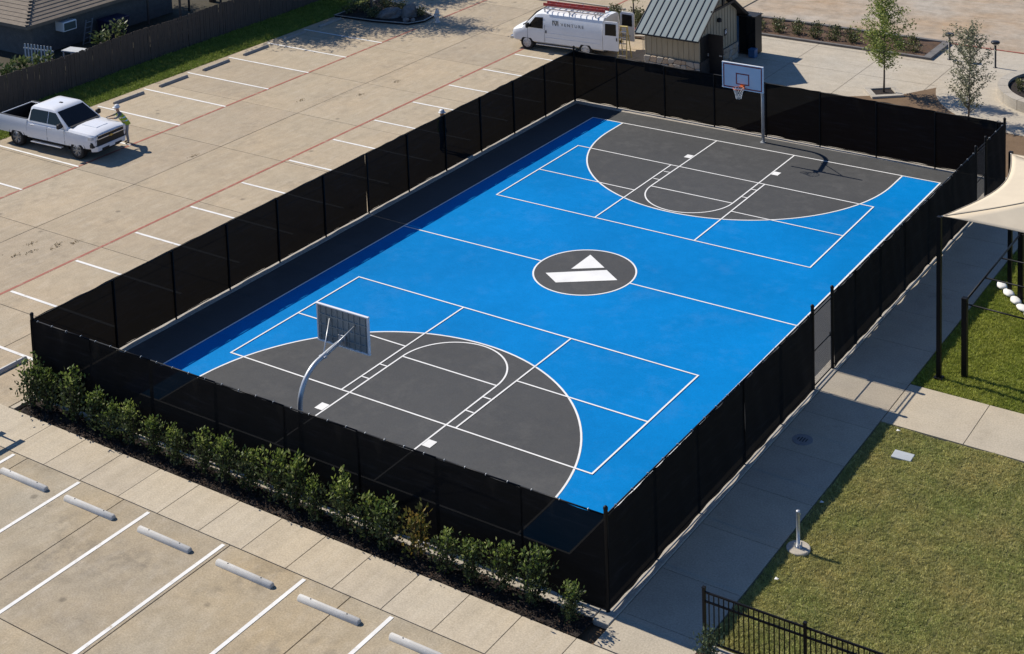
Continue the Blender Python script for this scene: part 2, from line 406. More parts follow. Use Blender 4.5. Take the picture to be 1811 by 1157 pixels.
# pickleball courts (44 x 20 ft) with the non-volley lines
H=6.705; Nn=2.134
PB=[((-6.66,-4.24),(6.74,-4.40),(6.70,-10.48),(-6.68,-10.48)),((-6.72,10.36),(6.62,10.20),(6.66,4.14),(-6.68,4.20))]
for q in PB:
    q=[Vector((*c,0)) for c in q]
    def at(u,v): a=q[0].lerp(q[1],u); b=q[3].lerp(q[2],u); c=a.lerp(b,v); return (c.x,c.y)
    for a,b in (((0,0),(1,0)),((0,1),(1,1))): ring_poly("sideline",[at(*a),at(*b)],.055,.033,CLINE,court)
    for u in (0,1): ring_poly("baseline",[at(u,-.004),at(u,1.004)],.055,.0345,CLINE,court)
    un=(H-Nn)/(2*H)
    for u in (un,1-un): ring_poly("kitchen_line",[at(u,0),at(u,1)],.055,.0335,CLINE,court)
    ring_poly("service_line",[at(0,.5),at(un,.5)],.055,.0328,CLINE,court); ring_poly("service_line",[at(1-un,.5),at(1,.5)],.055,.0328,CLINE,court)

# parking marks
for x,y0,y1 in ((-24.08,-17,21.4),(-24.08,23.9,60),(-16.74,-17,60)):
    flat("fire_lane_line",strip((x-.0,y0),(x+.0,y1),.13),.005,REDL,lot)
for k in range(-3,8):
    y=3.92+2.895*k - (0.0)
    if y<20: flat("stall_line",strip((-29.55,y),(-24.05,y),.11),.009,LINE,lot)
for k in range(-1,12):
    y=-11.10+2.83*k
    flat("stall_line",strip((-16.6,y),(-11.2,y),.11),.009,LINE,lot)
for k in range(-9,4):
    x=-2.42+2.71*k
    flat("stall_line",strip((x,-23.4),(x,-17.82),.115),.009,LINE,nlot)

# wheel stops
def stop_mesh():
    m=MB(); n=9; prof=[(-.085,0),(-.085,.045),(-.062,.095),(-.03,.122),(.03,.122),(.062,.095),(.085,.045),(.085,0)]
    L=1.83; rings=[]
    for i,(x,sc_) in enumerate(((-L/2,.86),(-L/2+.03,1),(L/2-.03,1),(L/2,.86))):
        rings.append([(x,y*sc_,z*(sc_ if z>0 else 1)) for y,z in prof])
    m.loft(rings,True); me=m.mesh("wheel_stop",True); me.set_sharp_from_angle(angle=R(35)); return me
STOPM = pm("wheel_stop_white",(.66,.645,.61),(.52,.50,.46),3,.8,bmp=.3,bdist=.01,fine=40)
STOPG = pm("wheel_stop_grey",(.40,.375,.33),(.28,.26,.23),3,.85,bmp=.3,bdist=.01,fine=40)
sm=stop_mesh(); sm.materials.append(STOPM); sg_=sm.copy(); sg_.materials.clear(); sg_.materials.append(STOPG)
bolt=MB().lathe([(.018,0),(.018,.008),(.012,.012)],n=8).mesh("bolt"); bolt.materials.append(PLBLK)
def stop(loc,rz,me,label,grp):
    o=setp(link("wheel_stop",me,None,None,loc,rz),label=label,category="wheel stop",group=grp)
    for s in (-.55,.55): link("bolt",bolt,None,o,(s,0,.121))
nx=[-6.5,-3.9,-1.13,1.62,4.3,7.05,9.8]
for i,x in enumerate(nx): stop((x,-18.55+.012*(x+6.5),.002),.012+random.uniform(-.01,.01),sm,f"{ORD[i]} white concrete wheel stop along the hedge sidewalk, counted from the stand-in bench shadow","wheel stops facing the hedge")
for i,y in enumerate([-6.2,5.4,8.28,11.2,14.1,17.05,20.0]):
    stop((-29.05,y,.002),math.pi/2+random.uniform(-.012,.012),sg_,(["grey wheel stop by the wooden fence, below the parked pickup"]+[f"{ORD[k]} grey wheel stop past the pickup along the grass strip by the wooden fence" for k in range(6)])[i],"wheel stops along the grass strip")
stop((-12.1,-14.95,.002),math.pi/2,sm,"white wheel stop showing past the hedge corner post of the screen fence","wheel stops behind the court fence")

# ------------------------------------------------------------------ court fences
FH=2.42
def screen_panel(p0,p1,out,parent,zt=FH+.012,gap=None,seed=0,slit=False,hem=.085):
    """wind screen cloth between two posts: slack, wavy, with a scalloped lower hem"""
    rg=random.Random(seed); p0=Vector((*p0,0)); p1=Vector((*p1,0)); nx,nz=22,7
    o=Vector((*out,0)); ph=[rg.uniform(0,6.28) for _ in range(5)]; L=(p1-p0).length
    vs=[]; e0=-.012; e1=1.012 if not slit else .985
    for j in range(nz+1):
        for i in range(nx+1):
            u=i/nx; v=j/nz
            sc0=abs(math.sin(u*math.pi*2+ph[0]*.1))*.035+.014*math.sin(u*9+ph[1])
            z0=max(.04,hem+sc0*(.9 if hem>.08 else .3 if hem>.07 else .8))
            zt_=zt+.008*math.sin(u*17+ph[2])
            z=z0+(zt_-z0)*v
            d=.05+.012*math.sin(u*7+ph[3]+v*2)+.010*math.sin(u*19+v*5+ph[4])+.02*math.sin(math.pi*u)*(1-v)
            q=p0.lerp(p1,e0+(e1-e0)*u)+o*d
            vs.append((q.x,q.y,z))
    m=MB(); m.add(vs,[(j*(nx+1)+i,j*(nx+1)+i+1,(j+1)*(nx+1)+i+1,(j+1)*(nx+1)+i) for j in range(nz) for i in range(nx)])
    return m.build("windscreen_panel",SCREEN,parent,True)
postm=MB().lathe([(.031,-.05),(.031,FH-.06),(.034,FH-.06),(.030,FH-.03),(.012,FH-.02)],n=12).mesh("fence_post",True); postm.materials.append(BLACKM); postm.set_sharp_from_angle(angle=R(40))
cpostm=MB().lathe([(.052,-.05),(.052,2.58),(.060,2.58),(.060,2.61),(.045,2.645),(.02,2.662),(.004,2.666)],n=16).mesh("corner_post",True); cpostm.materials.append(BLACKM); cpostm.set_sharp_from_angle(angle=R(40))
tie=MB().tube([(.036*math.cos(a),.0,.036*math.sin(a)) for a in [i*math.pi/4 for i in range(9)]],.006,5,False).mesh("cable_tie")
tie.materials.append(GALV)
def fence(label,p0,p1,out,posts,openings=(),seed=0,corner=(True,True),ties=True,slits=(),hem=.085):
    t=thing("court_fence",label,"fence",(0,0,0),0,"screened fences round the court")
    a=Vector((*p0,0)); b=Vector((*p1,0)); L=(b-a).length; d=(b-a)/L
    P=lambda s:(a+d*s)
    if corner[0]: link("corner_post",cpostm,None,t,P(0))
    if corner[1]: link("corner_post",cpostm,None,t,P(L))
    stations=[0]+[s for s in posts]+[L]
    ops=[(x0,x1) for x0,x1 in openings]
    for s in posts:
        if any(abs(s-x)<.01 for op in ops for x in op): link("gate_post",cpostm,None,t,P(s))
        else: link("fence_post",postm,None,t,P(s))
    k=0
    for s0,s1 in zip(stations[:-1],stations[1:]):
        if any(abs(s0-o0)<.01 and abs(s1-o1)<.01 for o0,o1 in ops): continue
        q0,q1=P(s0),P(s1)
        off=Vector((*out,0))*.0
        MB().cyl((q0.x,q0.y,FH),(q1.x,q1.y,FH),.022,n=8).build("top_rail",BLACKM,t,True)
        MB().cyl((q0.x,q0.y,.11),(q1.x,q1.y,.11),.014,n=6).build("bottom_rail",BLACKM,t,True)
        screen_panel((q0.x,q0.y),(q1.x,q1.y),out,t,seed=seed*100+k,slit=(k in slits),hem=hem)
        if ties:
            n=max(2,int((s1-s0)/.62))
            ang=math.atan2(d.y,d.x)+math.pi/2
            for i in range(n):
                q=P(s0+(s1-s0)*(i+.6)/n)
                link("cable_tie",tie,None,t,(q.x,q.y,FH),ang)
        k+=1
    return t,P,d
NL=(-9.90,-15.36); FL=(-9.95,15.27); FR=(10.16,15.0); NR=(9.96,-15.10)
fence("black screened fence between parking lot and court",NL,FL,(-1,0),[(-12.23+2.5*k)+15.36 for k in range(0,11)],seed=1,corner=(True,True),ties=False,slits=(5,),hem=.075)
fence("black screened fence behind the hoop nearest the restroom hut",FL,FR,(0,1),[2.30+2.5*k for k in range(0,8)],seed=2,corner=(False,True),ties=False)
fence("black screened fence along the leafy hedge",NR,NL,(0,-1),[2.35+2.5*k for k in range(0,8)],seed=4,corner=(True,False),slits=(0,),hem=.045)
tE,PE,dE=fence("black screened fence with two chain-link gates beside the walkway",NR,FR,(1,0),[2.27,4.5,7.1,9.45,11.68,13.13,14.9,17.0,19.2,21.5,23.9,26.6,27.75],openings=((11.68,13.13),(26.6,27.75)),seed=3,corner=(False,False),hem=.068)
WIRE = pm("black_vinyl_wire",(.03,.03,.032),(.02,.02,.02),10,.5)
def gate(s0,s1,name_label):
    g0,g1=PE(s0),PE(s1); L=(g1-g0).length-.17; zb,zt=.09,2.30
    e=bpy.data.objects.new("gate",None); COL.objects.link(e); e.parent=tE; e.location=(g0+g1)/2; e.rotation_euler=(0,0,math.atan2(dE.y,dE.x)); e['label']=name_label
    h=L/2
    MB().tube([(-h,0,zb),(-h,0,zt),(h,0,zt),(h,0,zb),(-h,0,zb)],.021,8).build("gate_frame",BLACKM,e,True)
    MB().cyl((-h,0,1.17),(h,0,1.17),.018,n=8).build("mid_rail",BLACKM,e,True)
    m=MB(); sp=.075; r=.0028
    n=int((L+(zt-zb))/sp)
    for i in range(n+1):
        for sgn in (1,-1):
            c=i*sp   # lines x+z=c or x-z
            pts=[]
            x0=max(0,c-(zt-zb)); x1=min(L,c)
            if x1-x0<.02: continue
            A=(x0,c-x0); B=(x1,c-x1)
            if sgn<0: A=(L-A[0],A[1]); B=(L-B[0],B[1])
            m.cyl((A[0]-h,sgn*.004,A[1]+zb),(B[0]-h,sgn*.004,B[1]+zb),r,n=4,caps=False)
    setp(m.build("chain_link_mesh",WIRE,e),kind="stuff")
    MB().cyl((g0-g0).to_tuple(),(0,0,.001),.001,n=3) if False else None
    hm=MB(); 
    for z in (.5,1.9): hm.box((-h-.045,0,z),(.09,.035,.06),bev=.006)
    hm.build("hinge",BLACKM,e)
    MB().box((h+.03,.02,1.15),(.12,.06,.14),bev=.01).build("latch",BLACKM,e)
    q0,q1=g0,g1
    MB().cyl((q0.x,q0.y,2.42),(q1.x,q1.y,2.42),.022,n=8).build("top_rail",BLACKM,tE,True)
gate(11.68,13.13,"chain-link gate without screen cloth opening to the path")
gate(26.6,27.75,"narrow chain-link gate near the canopy corner")

# ------------------------------------------------------------------ basketball hoops
BACKB = pm("backboard_white_panel",(.60,.62,.66),(.55,.57,.61),2,.35,spec=.4)
BORDER = pm("backboard_border",(.30,.05,.05),(.22,.04,.04),4,.5)
ORANGE = pm("rim_orange",(.65,.13,.03),(.5,.10,.02),4,.45)
NETM = pm("net_cord",(.78,.78,.76),(.65,.65,.63),10,.8)
STEELB = pm("backboard_steel",(.30,.34,.35),(.22,.25,.26),1.5,.5,.3)
def hoop(label,sg):
    # local: pole at origin, arm reaches +y
    t=thing("basketball_hoop",label,"basketball hoop",(0,sg*14.52,.012),0 if sg<0 else math.pi,"goose-neck hoops")
    path=[(0,0,0),(0,0,1.9)]+[(0,.95-.95*math.cos(a),1.95+1.02*math.sin(a)) for a in [math.pi/2*i/10*.88 for i in range(0,11)]]
    e=path[-1]; path+= [(0,1.72,3.11),(0,1.78,3.12)]
    MB().tube(path,[.072]*len(path),14).build("pole",GALV,t,True)
    MB().lathe([(.13,0),(.13,.015),(.08,.02)],n=18).build("base_flange",GALV,t)
    by=1.86   # back face of board
    MB().box((0,by-.04,3.10),(.24,.05,.30),bev=.006).build("mount_plate",GALV,t)
    z0,z1,hw=2.88,3.95,.915
    bd=MB().box((0,by+.03,(z0+z1)/2),(2*hw,.035,z1-z0),bev=.008).build("backboard",BACKB,t)
    fr=MB()
    for z in (z0,z1): fr.box((0,by+.02,z),(2*hw+.06,.075,.045),bev=.008)
    for x in (-hw,hw): fr.box((x,by+.02,(z0+z1)/2),(.045,.07,z1-z0-.05),bev=.008)
    fr.build("board_frame",WHITEP,bd)
    rb=MB()
    for k in range(9): rb.box((-hw+.1+k*(2*hw-.2)/8,by-.002,(z0+z1)/2),(.03,.03,z1-z0-.06))
    for z in (z0+.22,z0+.5,z0+.80): rb.box((0,by-.006,z),(2*hw-.08,.03,.03))
    rb.build("stiffener",STEELB,bd)
    MB().box((0,by+.0105,(z0+z1)/2),(2*hw-.06,.004,z1-z0-.06)).build("back_sheet",STEELB,bd)
    pf=by+.0495
    bm=MB()
    for z in (z0+.05,z1-.05): bm.box((0,pf,z),(2*hw-.08,.004,.05))
    for x in (-hw+.055,hw-.055): bm.box((x,pf,(z0+z1)/2),(.05,.004,z1-z0-.15))
    bm.build("border_line",BORDER,bd)
    sq=MB()
    for z in (3.10,3.54): sq.box((0,pf+.001,z),(.61,.004,.05))
    for x in (-.28,.28): sq.box((x,pf+.001,3.32),(.05,.004,.40))
    sq.build("target_square",BORDER,bd)
    ry=by+.05+.15+.23
    rim=MB().tube([(.23*math.cos(a),ry+.23*math.sin(a),3.05) for a in [2*math.pi*i/28 for i in range(29)]],.011,6,False).build("rim",ORANGE,t,True)
    MB().box((0,by+.13,3.03),(.16,.17,.08),bev=.008).box((0,by+.055,3.04),(.20,.02,.16),bev=.005).build("rim_bracket",ORANGE,rim)
    nm=MB(); K=12
    def np_(i,j):
        z=3.04-j*.085; r=.225-.030*j*(1-.05*j)-(0.0); a=2*math.pi*(i+.5*(j%2))/K
        return (max(.10,r)*math.cos(a),ry+max(.10,r)*math.sin(a),z)
    for j in range(5):
        for i in range(K):
            nm.cyl(np_(i,j),np_(i,j+1),.005,n=4,caps=False); nm.cyl(np_(i,j),np_(i-1 if j%2==0 else i+1,j+1),.005,n=4,caps=False)
    nm.build("net",NETM,rim)
    for x in (-.46,.46):
        MB().cyl((0.02*x,1.02,2.98),(x,by-.01,3.62),.020,n=8).build("brace",GALV,t,True)
    MB().box((0,1.0,2.99),(.22,.10,.06),bev=.01).build("clamp",GALV,t)
    return t
hoop("goose-neck hoop whose ribbed steel back faces the hedge",-1)
hoop("goose-neck hoop facing out from the restroom hut end",1)

# ------------------------------------------------------------------ hedge bed
bed=wobble_grid(-9.72,9.80,-16.2,-15.46,160,10,lambda x,y:-.02+.035*math.sin(x*9.1+y*5)*math.sin(y*13+x*3)+.02*math.sin(x*31+1.3*y)).build("hedge_bed",MULCH)
setp(bed,kind="structure",label="dark mulch planting bed under the hedge",category="planting bed")
def chips(name,x0,x1,y0,y1,n,z,parent,mat=MULCHR,L=(.03,.08)):
    C=np.stack([RNG.uniform(x0,x1,n),RNG.uniform(y0,y1,n),RNG.uniform(z,z+.04,n)],1)
    D=RNG.normal(size=(n,3)); D[:,2]*=.35
    V=leaves_np(C,D,RNG.uniform(*L,n),RNG.uniform(.02,.04,n),RNG)
    return setp(link(name,quads_np(name,V,4,mat),None,parent),kind="stuff")
chips("mulch",-9.75,9.8,-16.2,-15.46,5200,.0,bed)
def shrub_mesh(seed,h,w_,n,mat,L=.095,tip=None):
    rng=np.random.default_rng(seed); stems=[]; C=[];D=[]
    ns=rng.integers(7,10)
    for k in range(ns):
        a=rng.uniform(0,6.28); r=w_*rng.uniform(.25,1.0); hh=h*rng.uniform(.72,1.06)
        top=np.array([r*np.cos(a)*.85,r*np.sin(a)*.85,hh]); mid=np.array([r*np.cos(a)*.75,r*np.sin(a)*.75,hh*.5])
        base=np.array([.05*np.cos(a),.05*np.sin(a),0]); stems.append((base,mid,top))
        m_=n//ns
        t=rng.beta(1.25,1.05,m_); t=.06+.94*t
        p=((1-t)**2)[:,None]*base+(2*t*(1-t))[:,None]*mid*1.15+(t**2)[:,None]*top
        sp=.04+.095*np.sin(np.pi*np.clip(t,0,1))**.7
        p=p+rng.normal(size=(m_,3))*sp[:,None]*np.array([1,1,.8])
        d=rng.normal(size=(m_,3))*.8; d[:,2]=np.abs(d[:,2])*.6+.55; d[:,:2]+=(p[:,:2])*1.2
        C.append(p);D.append(d)
    C=np.concatenate(C);D=np.concatenate(D); C[:,2]=np.maximum(C[:,2],.06)
    young=C[:,2]+rng.normal(size=len(C))*.10*h>.80*h  # upper leaves, picked by height with some scatter, take the paler material
    V=leaves_np(C,D,rng.uniform(.65,1.25,len(C))*L,rng.uniform(.75,1.1,len(C))*L*.55,rng)
    sm_=MB()
    for b,m2,t2 in stems: sm_.tube([b,m2,t2*.97],[.014,.010,.004],5)
    me2=sm_.mesh("stem"); me2.materials.append(MATS.get("dark_stem") or BARK)
    fo=quads_np("foliage",V,4,mat)
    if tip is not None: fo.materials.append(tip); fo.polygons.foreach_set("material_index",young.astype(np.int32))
    return fo,me2
SX=[-9.55,-8.86,-7.76,-6.89,-6.06,-5.33,-4.37,-3.44,-2.44,-1.63,-0.8,0.14,0.84,1.65,2.47,3.26,4.01,4.84,5.78,6.62,7.36,8.27,9.34]
STEMD=pm('dark_stem',(.05,.04,.03),(.03,.025,.02),9,.9)
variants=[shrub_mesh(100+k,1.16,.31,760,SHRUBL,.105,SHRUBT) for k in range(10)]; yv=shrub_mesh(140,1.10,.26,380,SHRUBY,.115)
for i,x in enumerate(SX):
    k=len(SX)-1-i
    fol,st=(yv if i==17 else variants[(i*3+i//4)%10])
    lab=f"{ORD[k]} bushy green shrub in the court hedge, counted from the iron fence end" if i!=17 else "yellowing sparse shrub in the court hedge among green ones"
    t=thing("hedge_shrub",lab,"shrub",(x,-15.80+random.uniform(-.06,.08),.0),random.uniform(0,6.28),"shrubs of the court hedge")
    s=random.uniform(.82,1.16)*(1.12 if i<3 else 1); t.scale=(s,s,s*random.uniform(.95,1.08))
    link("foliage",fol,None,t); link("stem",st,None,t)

# ------------------------------------------------------------------ lawns
LAWN = pm("lawn_soil",(.20,.19,.068),(.14,.135,.05),1.2,.95,bmp=.7,bdist=.03,world=True,fine=18)
LAWNG = pm("lawn_soil_green",(.16,.18,.035),(.11,.135,.025),1.5,.95,bmp=.7,bdist=.03,world=True,fine=18)
def grassmat(name,dry,green,hi):
    m,nt,bs=newmat(name); v=coords(nt,True)
    a=ramp(nt,noise(nt,v,.55,5,.6),[(.36,dry),(.62,green)])
    g=node(nt,"ShaderNodeNewGeometry")
    a=mixc(nt,ramp(nt,g.outputs["Random Per Island"],[(.55,(0,0,0)),(1,(.75,)*3)]),a,hi)
    a=mixc(nt,ramp(nt,noise(nt,v,2.5,4,.6),[(.40,(.45,)*3),(.60,(0,0,0))]),a,tuple(x*.5 for x in green))
    nt.links.new(a,bs.inputs["Base Color"]); bs.inputs["Roughness"].default_value=.7; bs.inputs["Specular IOR Level"].default_value=.2
    t=node(nt,"ShaderNodeBsdfTranslucent"); nt.links.new(a,t.inputs[0]); mx=node(nt,"ShaderNodeMixShader"); mx.inputs[0].default_value=.25
    nt.links.new(bs.outputs[0],mx.inputs[1]); nt.links.new(t.outputs[0],mx.inputs[2]); nt.links.new(mx.outputs[0],nt.nodes["Material Output"].inputs[0])
    return m
GRDRY=grassmat("grass_blade_dry",(.56,.49,.20),(.40,.43,.14),(.66,.60,.27))
GRGRN=grassmat("grass_blade_green",(.38,.40,.07),(.30,.36,.05),(.52,.52,.16))
GRSTR=grassmat("grass_blade_strip",(.26,.32,.06),(.21,.29,.05),(.36,.40,.11))
def blades(name,label,x0,x1,y0,y1,n,mat,hgt=(.03,.075),wd=.018,zf=None,sod=False,keep=None):
    C=np.stack([RNG.uniform(x0,x1,n),RNG.uniform(y0,y1,n),np.zeros(n)],1)
    if sod:   # lower, sparser blades along the seams between sod rolls
        row=np.floor((C[:,1]-y0)/.61); off=(np.sin(row*12.9898)*43758.5453)%1.0
        dy=np.abs(((C[:,1]-y0)%.61)-.305); dx=np.abs(((C[:,0]-x0+off*1.7)%1.7)-.85)
        seam=(dy>.288)&(np.sin(C[:,0]*2.3+row*5)>-.2)|(dx>.828)
        C=C[~(seam&(RNG.uniform(size=n)<.85))]; n=len(C)
    if keep is not None: C=C[keep(C[:,0],C[:,1])]; n=len(C)
    if zf is not None: C[:,2]=zf(C[:,0],C[:,1])
    cl=np.sin(C[:,0]*11+3*np.sin(C[:,1]*7))*np.sin(C[:,1]*13+3*np.sin(C[:,0]*9))+.6*np.sin(C[:,0]*23+C[:,1]*5)*np.sin(C[:,1]*19-C[:,0]*7)
    k_=cl+RNG.normal(size=n)*.5>-1.35; C=C[k_]; cl=cl[k_]; n=len(C)
    h=RNG.uniform(*hgt,n)*(1+.32*cl)
    h=np.maximum(h,.012)
    a=RNG.uniform(0,2*np.pi,n); lean=RNG.uniform(.2,1.0,n)*h
    S=np.stack([np.cos(a),np.sin(a),np.zeros(n)],1)*wd*.5*RNG.uniform(.6,1.5,(n,1))
    b=RNG.uniform(0,2*np.pi,n); T=np.stack([np.cos(b)*lean,np.sin(b)*lean,h],1)
    V=np.stack([C-S,C+S,C+T],1).reshape(-1,3)
    return setp(link(name,quads_np(name,V,3,mat)),kind="stuff",label=label,category="grass")
def lawnz(x,y): return -.035+.006*np.sin(x*11+3*np.sin(y*7))*np.sin(y*13+3*np.sin(x*9))+.018*np.sin(x*2.1+y*.7)*np.sin(y*1.9)+.012*np.sin(x*5.3)*np.sin(y*6.1+1)
def lawn(name,x0,x1,y0,y1,mat,label,nx=60,ny=60,z=lawnz):
    return setp(wobble_grid(x0,x1,y0,y1,nx,ny,lambda x,y:float(z(x,y))).build(name,mat,None,True),kind="structure",label=label,category="lawn")
lawn("lawn",12.37,27,-16.2,-4.06,LAWN,"patchy olive sod lawn beside the walkway",330,270)
blades("grass","patchy olive sod grass between walkway and iron fence",12.39,19.8,-15.6,-4.10,380000,GRDRY,(.02,.055),.02,lawnz,True)
blades("grass","fresh green grass under the exercise bars and canopy",12.39,17.5,-1.62,9,150000,GRGRN,(.03,.08),.02,lawnz)
lawn("lawn_green",12.37,30,-1.65,15.4,LAWNG,"bright green lawn under the exercise bars",60,60)
def stripz(x,y): return -.02+.10*np.clip((-30.0-x)/2.6,0,1)+.012*np.sin(x*5)*np.sin(y*4)
lawn("grass_strip",-32.7,-29.84,-14,30,LAWNG,"narrow grass strip below the wooden fence",12,120,stripz)
blades("grass","bright green grass strip along the wooden fence",-32.6,-29.82,-6,24,60000,GRSTR,(.05,.13),.035,stripz)

# ------------------------------------------------------------------ neighbour: wooden fence, house, yard
wf=thing("wooden_fence","dark weathered board fence along the grass strip","fence",(-32.62,0,0))
pk=MB().prism([(-.066,0),(.066,0),(.066,.02),(-.066,.02)],0,1.80).mesh("picket"); pk.materials.append(WOODF)
pk2=MB().add([(-.066,0,0),(.066,0,0),(.066,.02,0),(-.066,.02,0),(-.066,0,1.77),(.066,0,1.80),(.066,.02,1.80),(-.066,.02,1.77)],[(3,2,1,0),(4,5,6,7),(0,1,5,4),(1,2,6,5),(2,3,7,6),(3,0,4,7)]).mesh("picket"); pk2.materials.append(WOODF)
y=-6.0; k=0
while y<31:
    o=link("picket",pk if k%3 else pk2,None,wf,(random.uniform(-.006,.012)+.05*math.sin(y*.4),y,.05+.03*math.sin(y*.9)+random.uniform(-.02,.02)),-math.pi/2+random.uniform(-.03,.03)); o.rotation_euler[1]=random.uniform(-.012,.012)
    y+=.14 if k%19 else .155; k+=1
for z in (.35,1.0,1.6): MB().box((-.04,12.4,z),(.04,37.2,.09)).build("rail",WOODF,wf)
for q in range(-5,31,3): MB().box((-.10,q,.92),(.09,.09,1.84)).build("post",WOODF,wf)

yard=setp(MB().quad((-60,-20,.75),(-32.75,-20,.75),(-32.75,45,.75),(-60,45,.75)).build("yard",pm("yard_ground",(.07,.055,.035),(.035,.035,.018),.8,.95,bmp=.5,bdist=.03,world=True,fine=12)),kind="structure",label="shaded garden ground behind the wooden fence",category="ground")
SHING=pm("roof_shingle",(.25,.205,.16),(.165,.135,.105),2.5,.9,bmp=.5,bdist=.02,fine=20)
BRICKG=pm("grey_wall_render",(.13,.125,.12),(.085,.082,.08),4,.9,bmp=.4,bdist=.02,fine=16)
house=thing("house","low house with brown shingled hip roof behind the wooden fence","house",(0,0,0))
MB().box((-43.4,10.85,1.25),(13.2,9.5,2.6)).build("wall",BRICKG,house)
# hip roof: eaves x -36.3.. -50.5, y 5.45..13.7 , z 2.55
ex0,ex1,ey0,ey1,ez=-50.6,-36.30,5.42,16.2,2.55; hw_=(ey1-ey0)/2; rz=ez+hw_*.5
rf=MB(); A=(ex0,ey0,ez);B=(ex1,ey0,ez);C_=(ex1,ey1,ez);D_=(ex0,ey1,ez);E_=(ex0+hw_,ey0+hw_,rz);F_=(ex1-hw_,ey0+hw_,rz)
rf.add([A,B,C_,D_,E_,F_],[(0,1,5,4),(1,2,5),(2,3,4,5),(3,0,4),(3,2,1,0)])
roof=rf.build("roof",SHING,house)
MB().box(((ex0+ex1)/2,ey0+.02,ez-.07),(ex1-ex0,.05,.15)).box((ex1-.02,(ey0+ey1)/2,ez-.072),(.05,ey1-ey0,.15)).build("fascia",pm("fascia_brown",(.16,.13,.10),None,4,.7),roof)
nc=22
for i in range(nc):   # shingle courses on the two slopes in view
    t0,t1=i/nc,(i+1.10)/nc; t1=min(t1,1)
    def sl(t,lift): return Vector((0,0,lift))
    for face in (0,1):
        pts=[]
        for t,l in ((t0,.035),(t1,.006)):
            ins=hw_*t; z=ez+(rz-ez)*t+l
            if face==0: pts.append([(ex0+ins,ey0+ins-.03,z),(ex1-ins,ey0+ins-.03,z)])
            else: pts.append([(ex1-ins+.03,ey0+ins,z),(ex1-ins+.03,ey1-ins,z)])
        (a,b),(c,d)=pts
        dn=lambda q:(q[0],q[1],q[2]-.03)
        MB().hexa([dn(a),dn(b),dn(d),dn(c),a,b,d,c]).build("shingle_course",SHING,roof)
for i in range(26):
    t=(i+.5)/26; MB().box((ex1-hw_*t,ey0+hw_*t,ez+(rz-ez)*t+.05),(.20,.20,.035),rot=Matrix.Rotation(R(45),3,'Z')).build("ridge_cap",SHING,roof)
ac=thing("window_air_conditioner","white window air conditioner under the shingled eave","air conditioner",(-36.78,8.0,1.75))
MB().box((.28,0,.25),(.62,.85,.5),bev=.02).build("case",WHITEP,ac); MB().box((.595,0,.25),(.02,.74,.38)).build("coil_grille",pm("ac_coil",(.06,.09,.09),(.04,.06,.06),20,.6),ac)
def ladder(name,label,L,w_,n,mat,loc,rot,cat="ladder"):
    t=thing(name,label,cat,loc); t.rotation_euler=rot
    for sx in (-1,1): MB().box((sx*w_/2,0,L/2),(.035,.07,L),bev=.006).build("rail",mat,t)
    for i in range(n): MB().cyl((-w_/2,0,.2+i*(L-.35)/(n-1)),(w_/2,0,.2+i*(L-.35)/(n-1)),.018,n=6).build("rung",mat,t)
    return t
LADM=pm("grey_ladder",(.20,.21,.23),(.14,.15,.17),6,.6)
ladder("ladder","grey ladder leaning on the house wall below the air conditioner",1.55,.42,5,LADM,(-36.25,9.0,.62),(0,R(-15),R(90)) if False else (R(14),0,R(-90)+math.pi))
PICK=pm("white_picket_paint",(.50,.52,.53),(.36,.38,.39),5,.7)
pf_=thing("picket_fence","short white picket fence in the neighbouring yard","fence",(-35.1,5.25,.78),R(8))
for i in range(9): MB().prism([(-.045,0),(.045,0),(.045,.02),(-.045,.02)],.05,1.05).build("picket",PICK,pf_,loc=(-1.05+i*.21,0,0))
for z in (.3,.8): MB().box((-.2,.035,z),(1.95,.03,.07)).build("rail",PICK,pf_)
tb=thing("garden_table","pale weathered garden table behind the wooden fence","table",(-33.75,6.3,.55),R(10))
MB().box((0,0,.95),(1.3,.7,.05)).build("tabletop",PICK,tb)
for sx in (-.55,.55):
    for sy in (-.28,.28): MB().box((sx,sy,.46),(.06,.06,.93)).build("leg",PICK,tb)
PLANTL=leafmat("garden_leaf",[(0,(.05,.08,.03)),(.5,(.10,.14,.05)),(1,(.22,.24,.10))],.3)
def plant(label,loc,h,w_,n,mat,seed,L=.2,name="garden_plant",cat="plant",group=None):
    f,s=shrub_mesh(seed,h,w_,n,mat,L); t=thing(name,label,cat,loc,seed*1.3,group); link("foliage",f,None,t); link("stem",s,None,t); return t
plant("broad-leaved plant beside the house corner",(-34.3,3.3,.75),1.1,.55,170,PLANTL,201,.26)
plant("leafy plant in front of the white picket fence",(-33.9,4.3,.75),1.0,.5,170,PLANTL,202,.24)
plant("broad-leaved plant at the fence nearest the pickup",(-33.8,2.3,.75),1.2,.5,170,PLANTL,203,.26)
plant("pale leafy plant below the ladder",(-33.9,8.1,.75),1.35,.5,150,PLANTL,204,.24)
plant("tall pale leafy plant behind the board fence past the ladder",(-34.0,9.4,.75),1.55,.45,130,PLANTL,205,.24)
BINM=pm("dark_blue_plastic",(.012,.016,.05),(.008,.01,.035),3,.5)
bn=thing("storage_bin","dark blue plastic storage bin against the house wall","bin",(-35.9,10.6,.75))
MB().hexa([(-.4,-.6,0),(.4,-.6,0),(.4,.6,0),(-.4,.6,0),(-.46,-.68,1.0),(.46,-.68,1.0),(.46,.68,1.0),(-.46,.68,1.0)]).build("body",BINM,bn); MB().box((0,0,1.04),(.98,1.42,.07),bev=.02).build("lid",BINM,bn)
tr=thing("yard_trellis","weathered timber frame in the shaded yard beside the house","trellis",(-34.9,14.6,.75))
for x,y in ((-1.2,-1.4),(1.3,-1.4),(1.3,1.6),(-1.2,1.6)): MB().box((x,y,1.1),(.09,.09,2.2)).build("post",WOODF,tr)
